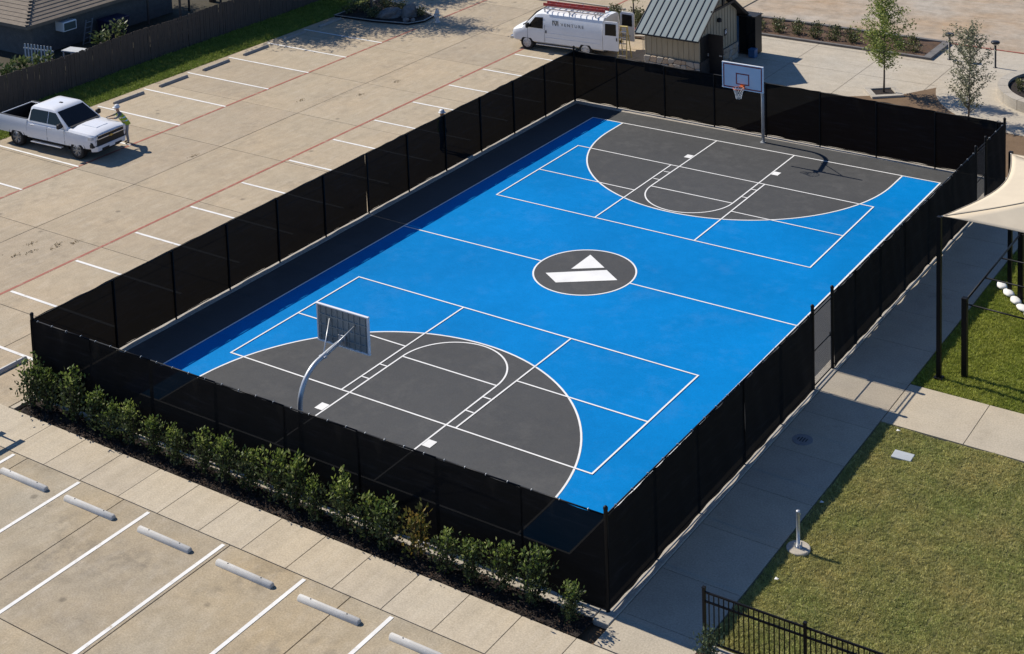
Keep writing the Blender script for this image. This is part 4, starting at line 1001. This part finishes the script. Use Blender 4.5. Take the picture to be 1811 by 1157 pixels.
# ------------------------------------------------------------------ vehicles
def recalc(o):
    bm=bmesh.new(); bm.from_mesh(o.data); bmesh.ops.recalc_face_normals(bm,faces=bm.faces); bm.to_mesh(o.data); bm.free()
def boolean_cut(o,cutter):
    recalc(o); recalc(cutter)
    md=o.modifiers.new("cut",'BOOLEAN'); md.object=cutter; md.operation='DIFFERENCE'; md.solver='EXACT'
    try: md.material_mode='TRANSFER'
    except Exception: pass
    dg=bpy.context.evaluated_depsgraph_get(); dg.update()
    me=bpy.data.meshes.new_from_object(o.evaluated_get(dg)); o.modifiers.clear(); old=o.data; o.data=me
    bpy.data.objects.remove(cutter)
def cutter(axles,y0,y1,r,zc):
    m=MB()
    for x in axles:
        for s in (1,-1): m.cyl((x,s*y0,zc),(x,s*y1,zc),r,n=28)
    o=m.build("cutter",PLBLK); return o
def wheel(parent,loc,side,rim_n=6,r=.41,wd=.27,rimm=None,hub=.0):
    e=bpy.data.objects.new("wheel",None); COL.objects.link(e); e.parent=parent; e.location=loc; e.rotation_euler=(R(-90)*side,0,0)
    h=wd/2
    MB().lathe([(r*.62,-h),(r*.93,-h),(r,-h*.72),(r*1.0,h*.72),(r*.93,h),(r*.64,h),(r*.62,h*.75),(r*.62,-h)],n=30).build("tyre",RUBBER,e,angle=50)
    m=MB().lathe([(r*.63,h*.55),(r*.66,h*.96),(r*.61,h*.98),(r*.58,h*.5)],n=30)
    m.lathe([(.10,h*.3),(.095,h*.85),(.06,h*.95),(.01,h*.97)],n=14)
    for k in range(rim_n):
        a=2*math.pi*k/rim_n; c,s=math.cos(a),math.sin(a)
        for da in (-.11,.11):
            c2,s2=math.cos(a+da*1.6),math.sin(a+da*1.6)
            m.tube([(.07*c,.07*s,h*.82),(r*.60*c2,r*.60*s2,h*.80)],[.030,.026],6)
    m.build("rim",rimm or CHROME,e,angle=40)
    MB().lathe([(.01,h*.10),(r*.60,h*.10),(r*.60,h*.12),(.01,h*.12)],n=24).build("brake_disc",PLBLK,e)
def mirror_poly(pts): return [(x,-y,z) for x,y,z in pts][::-1]
def plate(name,pts,th,mat,parent,nrm):
    n=Vector(nrm)*th; a=[Vector(p) for p in pts]; m=MB(); k=len(a)
    m.add([p-n*.5 for p in a]+[p+n*.5 for p in a],[tuple(range(k-1,-1,-1)),tuple(range(k,2*k))]+[(i,(i+1)%k,k+(i+1)%k,k+i) for i in range(k)])
    return m.build(name,mat,parent)

RIMT=pm('machined_dark_alloy',(.34,.35,.36),(.16,.165,.17),9,.35,.6)
def pickup(label,loc,rz):
    t=thing("pickup_truck",label,"pickup truck",loc,rz)
    def ring(x,w_,top,bot,crown=.05):
        half=[(0,bot),(w_*.80,bot),(w_*.965,bot+.09),(w_*1.0,bot+.30),(w_*.995,top-.26),(w_*.965,top-.10),(w_*.90,top-.03),(w_*.5,top+crown*.7),(0,top+crown)]
        return [(x,y,z) for y,z in half]+[(x,-y,z) for y,z in half[-2:0:-1]]
    st=[(2.86,.86,1.10,.62,.0),(2.82,.92,1.15,.54,.02),(2.72,.97,1.185,.50,.04),(2.45,1.0,1.205,.46,.06),(1.9,1.012,1.225,.44,.07),(1.35,1.015,1.25,.44,.05),(1.2,1.015,1.255,.44,.02),(.2,1.015,1.255,.44,.0),(-1.19,1.015,1.26,.44,0)]
    body=MB().loft([ring(*s) for s in st],True).build("body",PEARL,t)
    boolean_cut(body,cutter((1.87,),.66,1.3,.50,.44))
    body.data.set_sharp_from_angle(angle=R(28)); 
    for p in body.data.polygons: p.use_smooth=True
    body.data.set_sharp_from_angle(angle=R(28))
    # bed box
    prof=[(.80,.52),(.97,.56),(1.012,.78),(1.008,1.02),(.985,1.20),(.955,1.30),(.865,1.30),(.845,1.27),(.845,.74),(.80,.70)]
    for s in (1,-1):
        m=MB(); pr=[(y*s,z) for y,z in prof]; pr=pr if s>0 else pr[::-1]
        m.loft([[(x,y,z) for y,z in pr] for x in (-1.205,-2.95,-3.0)],True)
        bed=m.build("bed_side",PEARL,t); boolean_cut(bed,cutter((-1.87,),.66,1.3,.50,.44))
        for p in bed.data.polygons: p.use_smooth=True
        bed.data.set_sharp_from_angle(angle=R(28))
        MB().box((-2.1,s*.91,1.312),(1.76,.085,.02),bev=.006).build("bed_rail_cap",PLBLK,bed)
    MB().box((-2.1,0,.72),(1.76,1.66,.05)).box((-1.24,0,1.0),(.05,1.66,.56)).box((-2.1,.835,1.0),(1.72,.03,.56)).box((-2.1,-.835,1.0),(1.72,.03,.56)).box((-2.93,0,1.0),(.04,1.64,.56)).box((-1.87,.76,.86),(1.0,.14,.26)).box((-1.87,-.76,.86),(1.0,.14,.26)).build("bed_liner",PLBLK,t)
    tg=MB().box((-2.985,0,.98),(.07,1.68,.62),bev=.02).build("tailgate",PEARL,t); MB().box((-3.02,0,1.12),(.02,.3,.08)).build("handle",PLBLK,tg)
    # greenhouse
    def rr(x0,x1,hy,z,rad=.10,n=4):
        P=[]
        for cx,cy,a in ((x1-rad,hy-rad,0),(x0+rad,hy-rad,90),(x0+rad,-hy+rad,180),(x1-rad,-hy+rad,270)):
            for k in range(n+1):
                q=R(a+90*k/n); P.append((cx+rad*math.cos(q),cy+rad*math.sin(q),z))
        return P
    gh=[rr(-1.19,1.36,.965,1.22),rr(-1.18,1.30,.955,1.28),rr(-1.08,.48,.80,1.82,.10),rr(-1.02,.40,.765,1.885,.14),rr(-.90,.26,.66,1.925,.2),rr(-.60,.02,.42,1.94,.2)]
    cab=MB().loft(gh,True).build("cab",PEARL,t,angle=24)
    def sy(z): return .955-(.955-.80)*(z-1.28)/.54+.007
    def fx(z): return 1.30-(1.30-.48)*(z-1.28)/.54+.009
    def sidewin(xz,name):
        pts=[(x,sy(z),z) for x,z in xz]
        plate(name,pts,.012,GLASS,t,(0,.95,.3)); plate(name,[(x,-y,z) for x,y,z in pts][::-1],.012,GLASS,t,(0,-.95,.3))
    sidewin([(.10,1.30),(1.08,1.30),(1.04,1.345),(.50,1.785),(.10,1.80)],"front_window")
    sidewin([(-1.02,1.305),(.05,1.30),(.05,1.80),(-.88,1.79),(-1.0,1.72)],"rear_window")
    plate("windscreen",[(fx(1.29),.85,1.29),(fx(1.81),.71,1.81),(fx(1.81),-.71,1.81),(fx(1.29),-.85,1.29)],.014,GLASS,t,(.55,0,.84))
    plate("back_glass",[(-1.185,.74,1.34),(-1.185,-.74,1.34),(-1.10,-.64,1.77),(-1.10,.64,1.77)],.014,GLASS,t,(-.95,0,.2))
    MB().box((1.34,0,1.285),(.20,1.6,.03)).build("wiper_cowl",PLBLK,t)
    MB().box((-.05,0,1.945),(.16,.10,.03)).build("roof_antenna",PLBLK,cab)
    MB().hexa([(1.55,-.40,1.27),(2.45,-.34,1.24),(2.45,.34,1.24),(1.55,.40,1.27),(1.62,-.36,1.318),(2.38,-.30,1.285),(2.38,.30,1.285),(1.62,.36,1.318)]).build("hood_bulge",PEARL,body)
    # front face
    gr=MB().hexa([(2.78,-.80,.655),(2.90,-.76,.655),(2.90,.76,.655),(2.78,.80,.655),(2.76,-.74,1.125),(2.90,-.72,1.115),(2.90,.72,1.115),(2.76,.74,1.125)]).build("grille",PLBLK,t)
    MB().box((2.905,0,.955),(.03,1.46,.05),bev=.008).box((2.905,0,1.11),(.03,1.46,.028),bev=.006).build("grille_bar",CHROME,gr)
    MB().box((2.926,0,.955),(.012,.24,.045)).box((2.926,0,.955),(.013,.10,.085)).build("emblem",pm("gold_emblem",(.55,.42,.14),None,4,.35,.6),gr)
    for s in (1,-1):
        hp=[(2.74,.73,.94),(2.905,.71,.94),(2.79,.985,.955),(2.60,1.028,.955),(2.74,.73,1.08),(2.895,.71,1.08),(2.77,.975,1.09),(2.59,1.02,1.09)]
        hp=hp if s>0 else [(x,-y,z) for x,y,z in (hp[3],hp[2],hp[1],hp[0],hp[7],hp[6],hp[5],hp[4])]
        MB().hexa(hp).build("headlight",pm("headlight_lens_%d"%s,(.66,.68,.70),(.52,.54,.57),8,.12,.2),t)
        for ax in (1.87,-1.87):
            lin=MB(); lin.loft([[(ax+.497*math.cos(q),y,.44+.497*math.sin(q)) for q in [math.pi*(-.05+1.1*k/16) for k in range(17)]] for y in (s*.60,s*1.0)],False,False); lin.build("wheel_well",PLBLK,t)
        MB().hexa([(2.70,s*.80,.62),(2.87,s*.80,.62),(2.80,s*.98,.62),(2.66,s*.98,.62),(2.70,s*.80,.70),(2.87,s*.80,.70),(2.78,s*.97,.86),(2.64,s*.97,.86)]).build("fog_light",PLBLK,t)
        MB().box((-3.0,s*.90,1.02),(.05,.14,.36),bev=.01).build("taillight",pm("tail_red_%d"%s,(.30,.015,.02),None,4,.3),t)
        MB().tube([(.98,s*.93,1.30),(1.0,s*1.04,1.33)],.03,6).box((1.0,s*1.11,1.36),(.13,.20,.22),bev=.03).build("mirror",PLBLK,t)
        for hx in (.20,-.90): MB().box((hx,s*1.026,1.12),(.20,.03,.035),bev=.01).build("door_handle",CHROME,t)
        for gx in (1.16,.08): MB().box((gx,s*1.0115,.86),(.010,.006,.62)).build("door_seam",PLBLK,body)
        MB().box((.08,s*1.03,.40),(1.9,.16,.05),bev=.015).build("running_board",CHROME,t)
        wheel(t,(1.87,s*.86,.41),s,6,.41,.27,RIMT); wheel(t,(-1.87,s*.86,.41),s,6,.41,.27,RIMT)
    bmp=MB().hexa([(2.72,-.95,.44),(2.92,-.78,.44),(2.92,.78,.44),(2.72,.95,.44),(2.70,-.98,.64),(2.94,-.80,.66),(2.94,.80,.66),(2.70,.98,.64)]).build("front_bumper",PEARL,t)
    MB().box((2.94,0,.49),(.02,1.1,.09)).build("air_dam",PLBLK,bmp)
    MB().box((2.955,0,.56),(.012,.32,.16),bev=.004).build("licence_plate",WHITEP,bmp)
    MB().box((-3.10,0,.60),(.16,1.9,.20),bev=.03).build("rear_bumper",CHROME,t)
    MB().box((0,0,.42),(5.4,1.3,.24)).build("underbody",PLBLK,t)
    return t
pickup("white crew-cab pickup truck parked by the wooden fence",(-26.68,-.40,0),R(2.6))

def van(label,loc,rz):
    t=thing("cargo_van",label,"van",loc,rz)
    full=[(0,.40),(.84,.40),(.975,.50),(1.0,.85),(1.0,1.25),(.945,1.72),(.86,1.97),(.70,2.05),(0,2.09)]
    low=[(0,.40),(.84,.40),(.975,.50),(1.0,.80),(.985,.92),(.95,1.0),(.88,1.05),(.60,1.09),(0,1.11)]
    def ring(x,k,w_=1,dz=0,bot=0):
        h=[(a[0]*(1-k)+b[0]*k,a[1]*(1-k)+b[1]*k) for a,b in zip(low,full)]
        h=[(y*w_, z+(dz if z>.8 else 0)+(bot if z<.6 else 0)) for y,z in h]
        return [(x,y,z) for y,z in h]+[(x,-y,z) for y,z in h[-2:0:-1]]
    st=[(2.60,0,.90,-.10,.08),(2.56,0,.95,-.04,.03),(2.48,0,.975,.0,0),(2.30,.0,.99,.06,0),(2.05,.08,1,.06,0),(1.95,.14,1,.04,0),(1.22,.90,1,.0,0),(1.05,.97,1,0,0),(.85,1,1,0,0),(-2.70,1,1,0,0)]
    body=MB().loft([ring(*s) for s in st],True).build("body",WHITEP,t)
    boolean_cut(body,cutter((1.71,-1.71),.62,1.3,.47,.40))
    boolean_cut(body,MB().box((-1.75,0,1.27),(2.3,1.66,1.36)).build("cutter",PLBLK))
    for p in body.data.polygons: p.use_smooth=True
    body.data.set_sharp_from_angle(angle=R(26))
    MB().box((-1.4,-.55,1.15),(2.2,.5,.9)).box((-1.6,.6,1.5),(1.8,.4,.05)).build("cargo_shelf",pm("shelf_grey",(.16,.16,.17),None,4,.7),t)
    MB().box((-1.2,0,.58),(2.98,1.7,.05)).build("cargo_floor",PLBLK,t)
    MB().box((-.1,0,.40),(4.9,1.25,.24)).build("underbody",PLBLK,t)
    def sy(z): return 1.0-(1.0-.945)*(z-1.25)/.47+.008 if z<1.72 else .945-(.945-.86)*(z-1.72)/.25+.008
    for s in (1,-1):
        pts=[(1.66,1.0,1.22),(.74,1.012,1.22),(.74,sy(1.80)+.012,1.80),(1.20,sy(1.76)+.012,1.78)]
        pts=[(x,y*s,z) for x,y,z in pts]; pts=pts if s>0 else pts[::-1]
        plate("front_window",pts,.014,GLASS,t,(0,s,.1))
        MB().box((.55,s*1.012,1.08),(.06,.03,.16),bev=.008).build("door_handle",PLBLK,t)
        for gx in (.64,1.66): MB().box((gx,s*1.001,.98),(.012,.012,.92)).build("door_seam",pm("seam_grey_%d_%d"%(s,int(gx*10)),(.2,.2,.21),None,5,.7),body)
        MB().box((-1.0,s*1.003,1.02),(3.2,.014,.02)).box((-1.0,s*1.003,.78),(3.2,.014,.015)).build("body_crease",WHITEP,body)
        MB().box((1.60,s*1.10,1.34),(.12,.20,.26),bev=.03).build("mirror",PLBLK,t)
        MB().box((0,s*.98,.36),(2.3,.08,.05),bev=.01).build("running_board",CHROME,t)
        MB().box((2.57,s*.74,.84),(.10,.26,.18),bev=.02).build("headlight",pm("van_lamp_%d"%s,(.6,.6,.58),None,4,.15,.2),t)
        wheel(t,(1.71,s*.86,.38),s,8,.38,.25,pm("steel_wheel_%d"%s,(.60,.60,.60),(.5,.5,.5),5,.4,.4)); wheel(t,(-1.71,s*.86,.38),s,8,.38,.25,MATS["steel_wheel_%d"%s])
    plate("windscreen",[(1.93,.78,1.29),(1.26,.66,2.00),(1.26,-.66,2.00),(1.93,-.78,1.29)],.03,GLASS,t,(.73,0,.68))
    MB().box((2.0,0,1.24),(.12,1.5,.05)).build("wiper_cowl",PLBLK,t)
    MB().box((2.61,0,.82),(.05,1.2,.22),bev=.02).build("grille",PLBLK,t)
    MB().box((2.66,0,.54),(.14,1.90,.18),bev=.03).build("front_bumper",CHROME,t); MB().box((2.735,0,.60),(.02,1.8,.05)).build("bumper_strip",PLBLK,t); MB().box((-2.82,0,.46),(.18,1.8,.14),bev=.03).build("rear_bumper",PLBLK,t)
    # rear doors swung open
    for s,ang in ((1,R(6)),(-1,R(-4))):
        e=bpy.data.objects.new("rear_door",None); COL.objects.link(e); e.parent=t; e.location=(-2.74,s*.985,.52); e.rotation_euler=(0,0,ang)
        prof=[(0,0),(-.82,0),(-.84,.05),(-.84,1.42),(-.78,1.50),(-.10,1.50),(0,1.40)]
        m=MB(); k=len(prof); m.add([(x,-.03*s,z) for x,z in prof]+[(x,.03*s,z) for x,z in prof],[tuple(range(k-1,-1,-1)) if s<0 else tuple(range(k)),tuple(range(k,2*k)) if s<0 else tuple(range(2*k-1,k-1,-1))]+[(i,(i+1)%k,k+(i+1)%k,k+i) for i in range(k)])
        m.build("door_skin",WHITEP,e)
        for yy in (.036,-.036): plate("window",[(-.12,yy,.78),(-.72,yy,.78),(-.72,yy,1.38),(-.14,yy,1.38)],.008,GLASS,e,(0,1 if yy>0 else -1,0))
        MB().box((-.75,s*.05,.60),(.05,.03,.16)).build("handle",PLBLK,e)
    # lettering on the near side
    LET=pm("van_lettering",(.10,.115,.13),None,5,.6)
    cu=bpy.data.curves.new("lettering",'FONT'); cu.body="VENTURE"; cu.size=.235; cu.space_character=1.45; cu.extrude=.003; cu.materials.append(LET)
    o=bpy.data.objects.new("lettering",cu); COL.objects.link(o); dg=bpy.context.evaluated_depsgraph_get(); dg.update(); lm_=bpy.data.meshes.new_from_object(o.evaluated_get(dg)); bpy.data.objects.remove(o); o=link("lettering",lm_,LET,t); o.location=(-.32,.985,1.475); o.rotation_euler=(R(90+6.5),0,R(180))
    m=MB()
    for bx in (-.17,.13): m.box((bx,0,0),(.045,.006,.30))
    m.box((-.02,0,.135),(.30,.006,.03)); m.hexa([(-.13,-.003,.12),(-.07,-.003,.12),(-.07,.003,.12),(-.13,.003,.12),(-.03,-.003,-.13),(.01,-.003,-.13),(.01,.003,-.13),(-.03,.003,-.13)]); m.hexa([(.03,-.003,.12),(.09,-.003,.12),(.09,.003,.12),(.03,.003,.12),(-.01,-.003,-.13),(.03,-.003,-.13),(.03,.003,-.13),(-.01,.003,-.13)])
    e=m.build("emblem",LET,t,loc=(-.02,.988,1.57)); e.rotation_euler=(R(6.5),0,R(180))
    # roof rack bars
    for x in (.75,-.7,-2.2): MB().box((x,0,2.20),(.05,1.6,.05)).box((x,.70,2.12),(.05,.05,.16)).box((x,-.70,2.12),(.05,.05,.16)).build("rack_bar",GALV,t)
    return t
VL=(-14.86,22.15,0); VR=math.pi+R(4)
van("white cargo van with lettered side and open rear doors",VL,VR)
def roof_ladder(name,label,mat,yo,L,x0,tilt=0,rail=.10,n=9,w_=.42,z=2.235,rungm=None):
    t=thing(name,label,"ladder",VL,VR)
    for s in (-1,1): MB().box((x0,yo+s*w_/2,z+rail/2),(L,.035,rail),bev=.006).build("rail",mat,t)
    for i in range(n): xx=x0-L/2+.2+(L-.4)*i/(n-1); MB().cyl((xx,yo-w_/2,z+rail/2),(xx,yo+w_/2,z+rail/2),.02,n=6).build("rung",rungm or CHROME,t)
REDL2=pm("red_fibreglass",(.42,.035,.03),(.30,.025,.02),3,.5)
roof_ladder("roof_ladder","red fibreglass extension ladder on the van roof",REDL2,.10,3.6,-.75,rail=.16)
roof_ladder("roof_ladder","bare aluminium ladder on the van roof edge beside the red one",CHROME,.66,3.4,-.95,rail=.06,n=10,w_=.36)

# planted bed behind the van, kerb timbers, small tree
vb=setp(wobble_grid(-16.4,-9.9,25.3,29.4,50,32,lambda x,y:.05+.04*math.sin(x*4+y*3)*math.sin(y*5)).build("van_side_bed",MATS["brown_mulch"]),kind="structure",label="planted mulch bed behind the white van",category="planting bed")
for c,d in (((-19.0,29.5,.0),(5.4,.16,.16)),((-18.6,29.95,.0),(5.6,.14,.16)),((-13.0,29.5,.0),(6.4,.16,.14))): MB().box(c,d,bev=.01).build("kerb_edge",KERBC,vb)
vspots=[(-15.6+1.0*(i%6)+random.uniform(-.2,.2),25.9+.95*(i//6)+random.uniform(-.2,.2)) for i in range(24)]
for i,(x,y) in enumerate(vspots):
    f_,s_=lowv[i%4]; t=thing("low_shrub",f"{ORD[i%6]} dark low shrub of the {ORD[i//6]} row in the bed behind the van","shrub",(x,y,.0),random.uniform(0,6.28),"low shrubs behind the van"); t.scale=(1.15,)*3; link("foliage",f_,None,t); link("stem",s_,None,t)
tree("young_tree","small tree in the bed behind the white van",(-14.35,28.4,0),3.6,1.0,1.0,1600,TREEL,313,.13,.05,'round',18,up=.4,spread=.16)

# island at the end of the fence-side stalls
isl=[(-29.7,21.15),(-27.0,21.3),(-24.9,21.75),(-24.45,22.6),(-24.6,23.7),(-26.3,24.5),(-28.4,24.9),(-29.7,25.2)]
io=setp(MB().prism(isl,-.1,.10).build("planting_island",MULCH),kind="structure",label="kerbed planting island with boulders at the end of the stalls",category="planting bed")
ring_poly("kerb_edge",isl,.16,.115,KERBC,io,True)
ROCK=pm("grey_boulder",(.24,.23,.215),(.13,.125,.12),2.5,.9,bmp=.7,bdist=.06,fine=7)
def rock(label,loc,sz,seed,group="boulders in the island"):
    bm=bmesh.new(); bmesh.ops.create_icosphere(bm,subdivisions=3,radius=1); rg=random.Random(seed); ph=[rg.uniform(0,6) for _ in range(6)]
    for v in bm.verts:
        c=v.co; f=1+.18*math.sin(c.x*3+ph[0])*math.sin(c.y*3.3+ph[1])+.12*math.sin(c.z*5+ph[2]+c.x*4)+.06*math.sin(c.y*9+ph[3]); v.co=Vector((c.x*f*sz[0],c.y*f*sz[1],max(-.3,c.z*f)*sz[2]))
    me=bpy.data.meshes.new("boulder"); bm.to_mesh(me); bm.free(); setp(link("boulder",me,ROCK,None,loc,rg.uniform(0,6)),label=label,category="rock",group=group)
rock("large pale layered boulder in the planting island",(-26.7,22.45,.18),(.75,.5,.38),1); rock("square dark boulder in the planting island",(-25.75,22.95,.25),(.48,.42,.55),2)
rock("small round stone at the island front edge",(-25.3,22.05,.14),(.18,.16,.16),3); rock("small pale stone beside the round one in the island",(-24.95,22.25,.14),(.16,.13,.12),4)
ispots=[(-29.2,21.8),(-28.6,22.5),(-29.1,23.4),(-28.0,23.6),(-27.7,22.3),(-27.4,21.75),(-25.2,23.3),(-26.9,23.6),(-28.7,24.5),(-29.4,22.6)]
for i,(x,y) in enumerate(ispots):
    f_,s_=lowv[i%4]; t=thing("low_shrub",f"{ORD[i]} shrub in the boulder island, counted from the wooden fence side","shrub",(x,y,.10),i*1.7,"low shrubs in the boulder island"); link("foliage",f_,None,t); link("stem",s_,None,t)
tree("island_tree","slim tree rising from the boulder island",(-28.4,22.85,.1),6.5,2.6,1.9,6500,TREEL,314,.15,.07,'round',26,up=.4,spread=.22)
HYD=pm("hydrant_paint",(.60,.585,.55),(.50,.48,.45),4,.6)
hy=thing("fire_hydrant","pale fire hydrant at the tip of the boulder island","fire hydrant",(-23.78,22.95,0))
MB().lathe([(.16,0),(.16,.04),(.11,.05),(.11,.50),(.14,.52),(.14,.56),(.12,.58),(.10,.68),(.04,.73),(.04,.78)],n=14).build("barrel",HYD,hy,True)
MB().cyl((-.20,0,.42),(.20,0,.42),.06,n=10).cyl((0,-.2,.40),(0,0,.40),.075,n=10).build("outlet",HYD,hy)
# dirt clods and leaf debris on the lot
LITM=leafmat('dry_leaf_litter',[(0,(.13,.09,.045)),(1,(.27,.19,.09))],.1,.9)
for i,(x,y) in enumerate([(-19.3,-8.1),(-18.4,-7.6),(-18.2,-7.9),(-18.7,-8.6),(-18.9,-9.1),(-19.4,-9.7),(-17.9,-7.2),(-20.6,1.5),(-19.5,11.2),(-21.5,9.2),(-19.2,13.6)]):
    C=np.array([[x,y,.01]])+RNG.normal(size=(26,3))*np.array([.06,.13,.003]); C[:,2]=np.abs(C[:,2])+.006
    D=RNG.normal(size=(26,3)); D[:,2]*=.2
    setp(link("leaf_litter",quads_np("leaf_litter",leaves_np(C,D,RNG.uniform(.04,.08,26),.03,RNG),4,LITM)),kind="stuff",label="brown leaf litter smudge on the parking lot",category="leaf litter")

# ------------------------------------------------------------------ people
def figure(name,label,loc,rz,joints,edges,radii,paint_fn,mats,group=None):
    me=bpy.data.meshes.new("body"); names=list(joints); idx={n:i for i,n in enumerate(names)}
    me.from_pydata([joints[n] for n in names],[(idx[a],idx[b]) for a,b in edges],[])
    t=thing(name,label,"person",loc,rz,group)
    o=bpy.data.objects.new("body",me); COL.objects.link(o)
    sk=o.modifiers.new("skin",'SKIN'); sk.use_smooth_shade=True
    for n,i in idx.items():
        r=radii[n]; sv=me.skin_vertices[0].data[i]; sv.radius=(r,r) if not isinstance(r,tuple) else r; sv.use_root=(n=='pelvis')
    ss=o.modifiers.new("sub",'SUBSURF'); ss.levels=2; ss.render_levels=2
    dg=bpy.context.evaluated_depsgraph_get(); dg.update(); nm=bpy.data.meshes.new_from_object(o.evaluated_get(dg)); bpy.data.objects.remove(o)
    nm.materials.clear()
    for m_ in mats: nm.materials.append(m_)
    for p in nm.polygons: p.material_index=paint_fn(p.center); p.use_smooth=True
    b=link("body",nm,None,t); return t
SKIN=pm("skin",(.36,.21,.14),(.30,.17,.11),5,.6); VEST=pm("lime_vest",(.42,.52,.04),(.34,.44,.03),4,.7); SHIRT=pm("grey_shirt",(.16,.17,.18),(.12,.13,.14),5,.85); PANTS=pm("pale_work_trousers",(.34,.35,.37),(.26,.27,.29),5,.85); BOOT=pm("brown_boot",(.07,.05,.035),None,6,.7); HAT=pm("white_hard_hat",(.78,.78,.77),None,4,.35); DKPANT=pm("dark_trousers",(.05,.055,.07),None,5,.85)
def fingers(j,e,r,side,wrist,dirn,palmn):
    """five short tapered finger chains rooted in the palm"""
    w_=Vector(wrist); d=Vector(dirn).normalized(); n=Vector(palmn).normalized(); sd=d.cross(n).normalized()
    palm=w_+d*.07; j['palm'+side]=tuple(palm); e.append(('hand'+side,'palm'+side)); r['palm'+side]=(.034,.018)
    for k,(off,ln) in enumerate(((-.027,.062),(-.009,.078),(.010,.074),(.027,.058))):
        a=palm+sd*off+d*.035; b=a+d*ln*.55+n*.006; c=b+d*ln*.45+n*.022
        for q,pt in enumerate((a,b,c)):
            nme=f'f{side}{k}{q}'; j[nme]=tuple(pt); r[nme]=(.0095-.001*q)
        e += [('palm'+side,f'f{side}{k}0'),(f'f{side}{k}0',f'f{side}{k}1'),(f'f{side}{k}1',f'f{side}{k}2')]
    th=w_+d*.03-sd*.032; th2=th+d*.035-sd*.022
    j['t0'+side]=tuple(th); j['t1'+side]=tuple(th2); r['t0'+side]=.012; r['t1'+side]=.010; e+= [('hand'+side,'t0'+side),('t0'+side,'t1'+side)]
def person(label,loc,rz,lean,arms,mats_fn,mats,vest=True,pants=0):
    # local: faces +y ; lean = forward shift of the shoulders
    L=lean
    j={'pelvis':(0,0,.95),'belly':(0,L*.35,1.10),'chest':(0,L*.8,1.30),'neckb':(0,L,1.45),'neck':(0,L*1.05+.01,1.52),'head':(0,L*1.1+.03,1.63),'crown':(0,L*1.1+.02,1.72)}
    r={'pelvis':(.155,.115),'belly':(.145,.11),'chest':(.165,.115),'neckb':(.10,.085),'neck':.055,'head':(.078,.095),'crown':(.07,.08)}
    e=[('pelvis','belly'),('belly','chest'),('chest','neckb'),('neckb','neck'),('neck','head'),('head','crown')]
    for s,sd in (('L',-1),('R',1)):
        j.update({'hip'+s:(sd*.10,0,.90),'knee'+s:(sd*.115,.035,.50),'ankle'+s:(sd*.12,-.02,.09),'toe'+s:(sd*.14,.14,.045),'sh'+s:(sd*.19,L*.95,1.40)})
        r.update({'hip'+s:.092,'knee'+s:.066,'ankle'+s:.048,'toe'+s:(.042,.034),'sh'+s:.066})
        e+= [('pelvis','hip'+s),('hip'+s,'knee'+s),('knee'+s,'ankle'+s),('ankle'+s,'toe'+s),('chest','sh'+s)]
        el,ha=arms[s]; j['el'+s]=el; j['hand'+s]=ha; r['el'+s]=.048; r['hand'+s]=(.034,.028); e+= [('sh'+s,'el'+s),('el'+s,'hand'+s)]
        d=Vector(ha)-Vector(el); fingers(j,e,r,s,ha,d,(0,.2,-1) if abs(d.z)<.15 else (-sd*.9,.2,0))
    t=figure("person",label,loc,rz,j,e,r,mats_fn,mats)
    hx=Vector((0,L*1.1+.03,1.70))
    hat=MB().lathe([(.145,.0),(.150,.012),(.125,.016),(.118,.06),(.095,.11),(.05,.138),(.01,.145)],n=20)
    hat.box((0,.13,.008),(.16,.10,.012)); hat.box((0,0,.125),(.02,.18,.04))
    hat.build("hard_hat",HAT,t,True,loc=hx)
    # face: nose, eyes, ears
    fm=MB(); fm.sphere((0,hx.y+.095,1.635),.016,8,5,(1,1.2,1.5)); 
    for s in (-1,1): fm.sphere((s*.082,hx.y-.0,1.635),.02,8,5,(.5,.9,1.4))
    fm.build("face",SKIN,t,True)
    em=MB()
    for s in (-1,1): em.sphere((s*.03,hx.y+.088,1.66),.010,8,5)
    em.box((0,hx.y+.088,1.592),(.045,.01,.008)); em.build("eyes_and_mouth",PLBLK,t,True)
    if vest:
        rings=[]
        for z,yc,wx,wy in ((.90,0,.205,.165),(1.02,L*.2,.205,.165),(1.18,L*.52,.215,.168),(1.32,L*.82,.215,.160),(1.42,L*.97,.16,.135)):
            rings.append([(wx*math.cos(a),yc+wy*math.sin(a),z) for a in [2*math.pi*k/20 for k in range(20)]])
        m=MB(); m.loft(rings,False); vo=m.build("safety_vest",VEST,t,True); 
        for zz,yc in ((1.08,L*.33),(1.24,L*.64)): 
            MB().loft([[(.218*math.cos(a),yc+(z_-zz)*L*1.9+.172*math.sin(a),z_) for a in [2*math.pi*k/20 for k in range(20)]] for z_ in (zz,zz+.045)],False).build("reflective_band",CHROME,vo,True)
    return t
def paintA(c):
    if c.z<.12: return 3
    if c.z<.95: return 0
    if c.z>1.50 and abs(c.x)<.13: return 2
    if abs(c.x)>.12 and c.y>.56: return 2
    return 1
person("worker in lime vest and white hard hat leaning over the pickup hood",(-24.36,1.14,0),R(146),.32,{'L':((-.27,.46,1.30),(-.16,.68,1.30)),'R':((.27,.46,1.30),(.14,.70,1.30))},paintA,[PANTS,SHIRT,SKIN,BOOT])
def paintB(c):
    if c.z<.12: return 3
    if c.z<.95: return 0
    if (c.z>1.50 and abs(c.x)<.13) or (c.z<.98 and abs(c.x)>.2): return 2
    return 1
person("worker in white hard hat standing behind the dark fence screen",(-11.55,7.10,0),R(-70),.02,{'L':((-.25,.02,1.13),(-.27,.10,.90)),'R':((.25,.02,1.13),(.27,.10,.90))},paintB,[DKPANT,SHIRT,SKIN,BOOT])
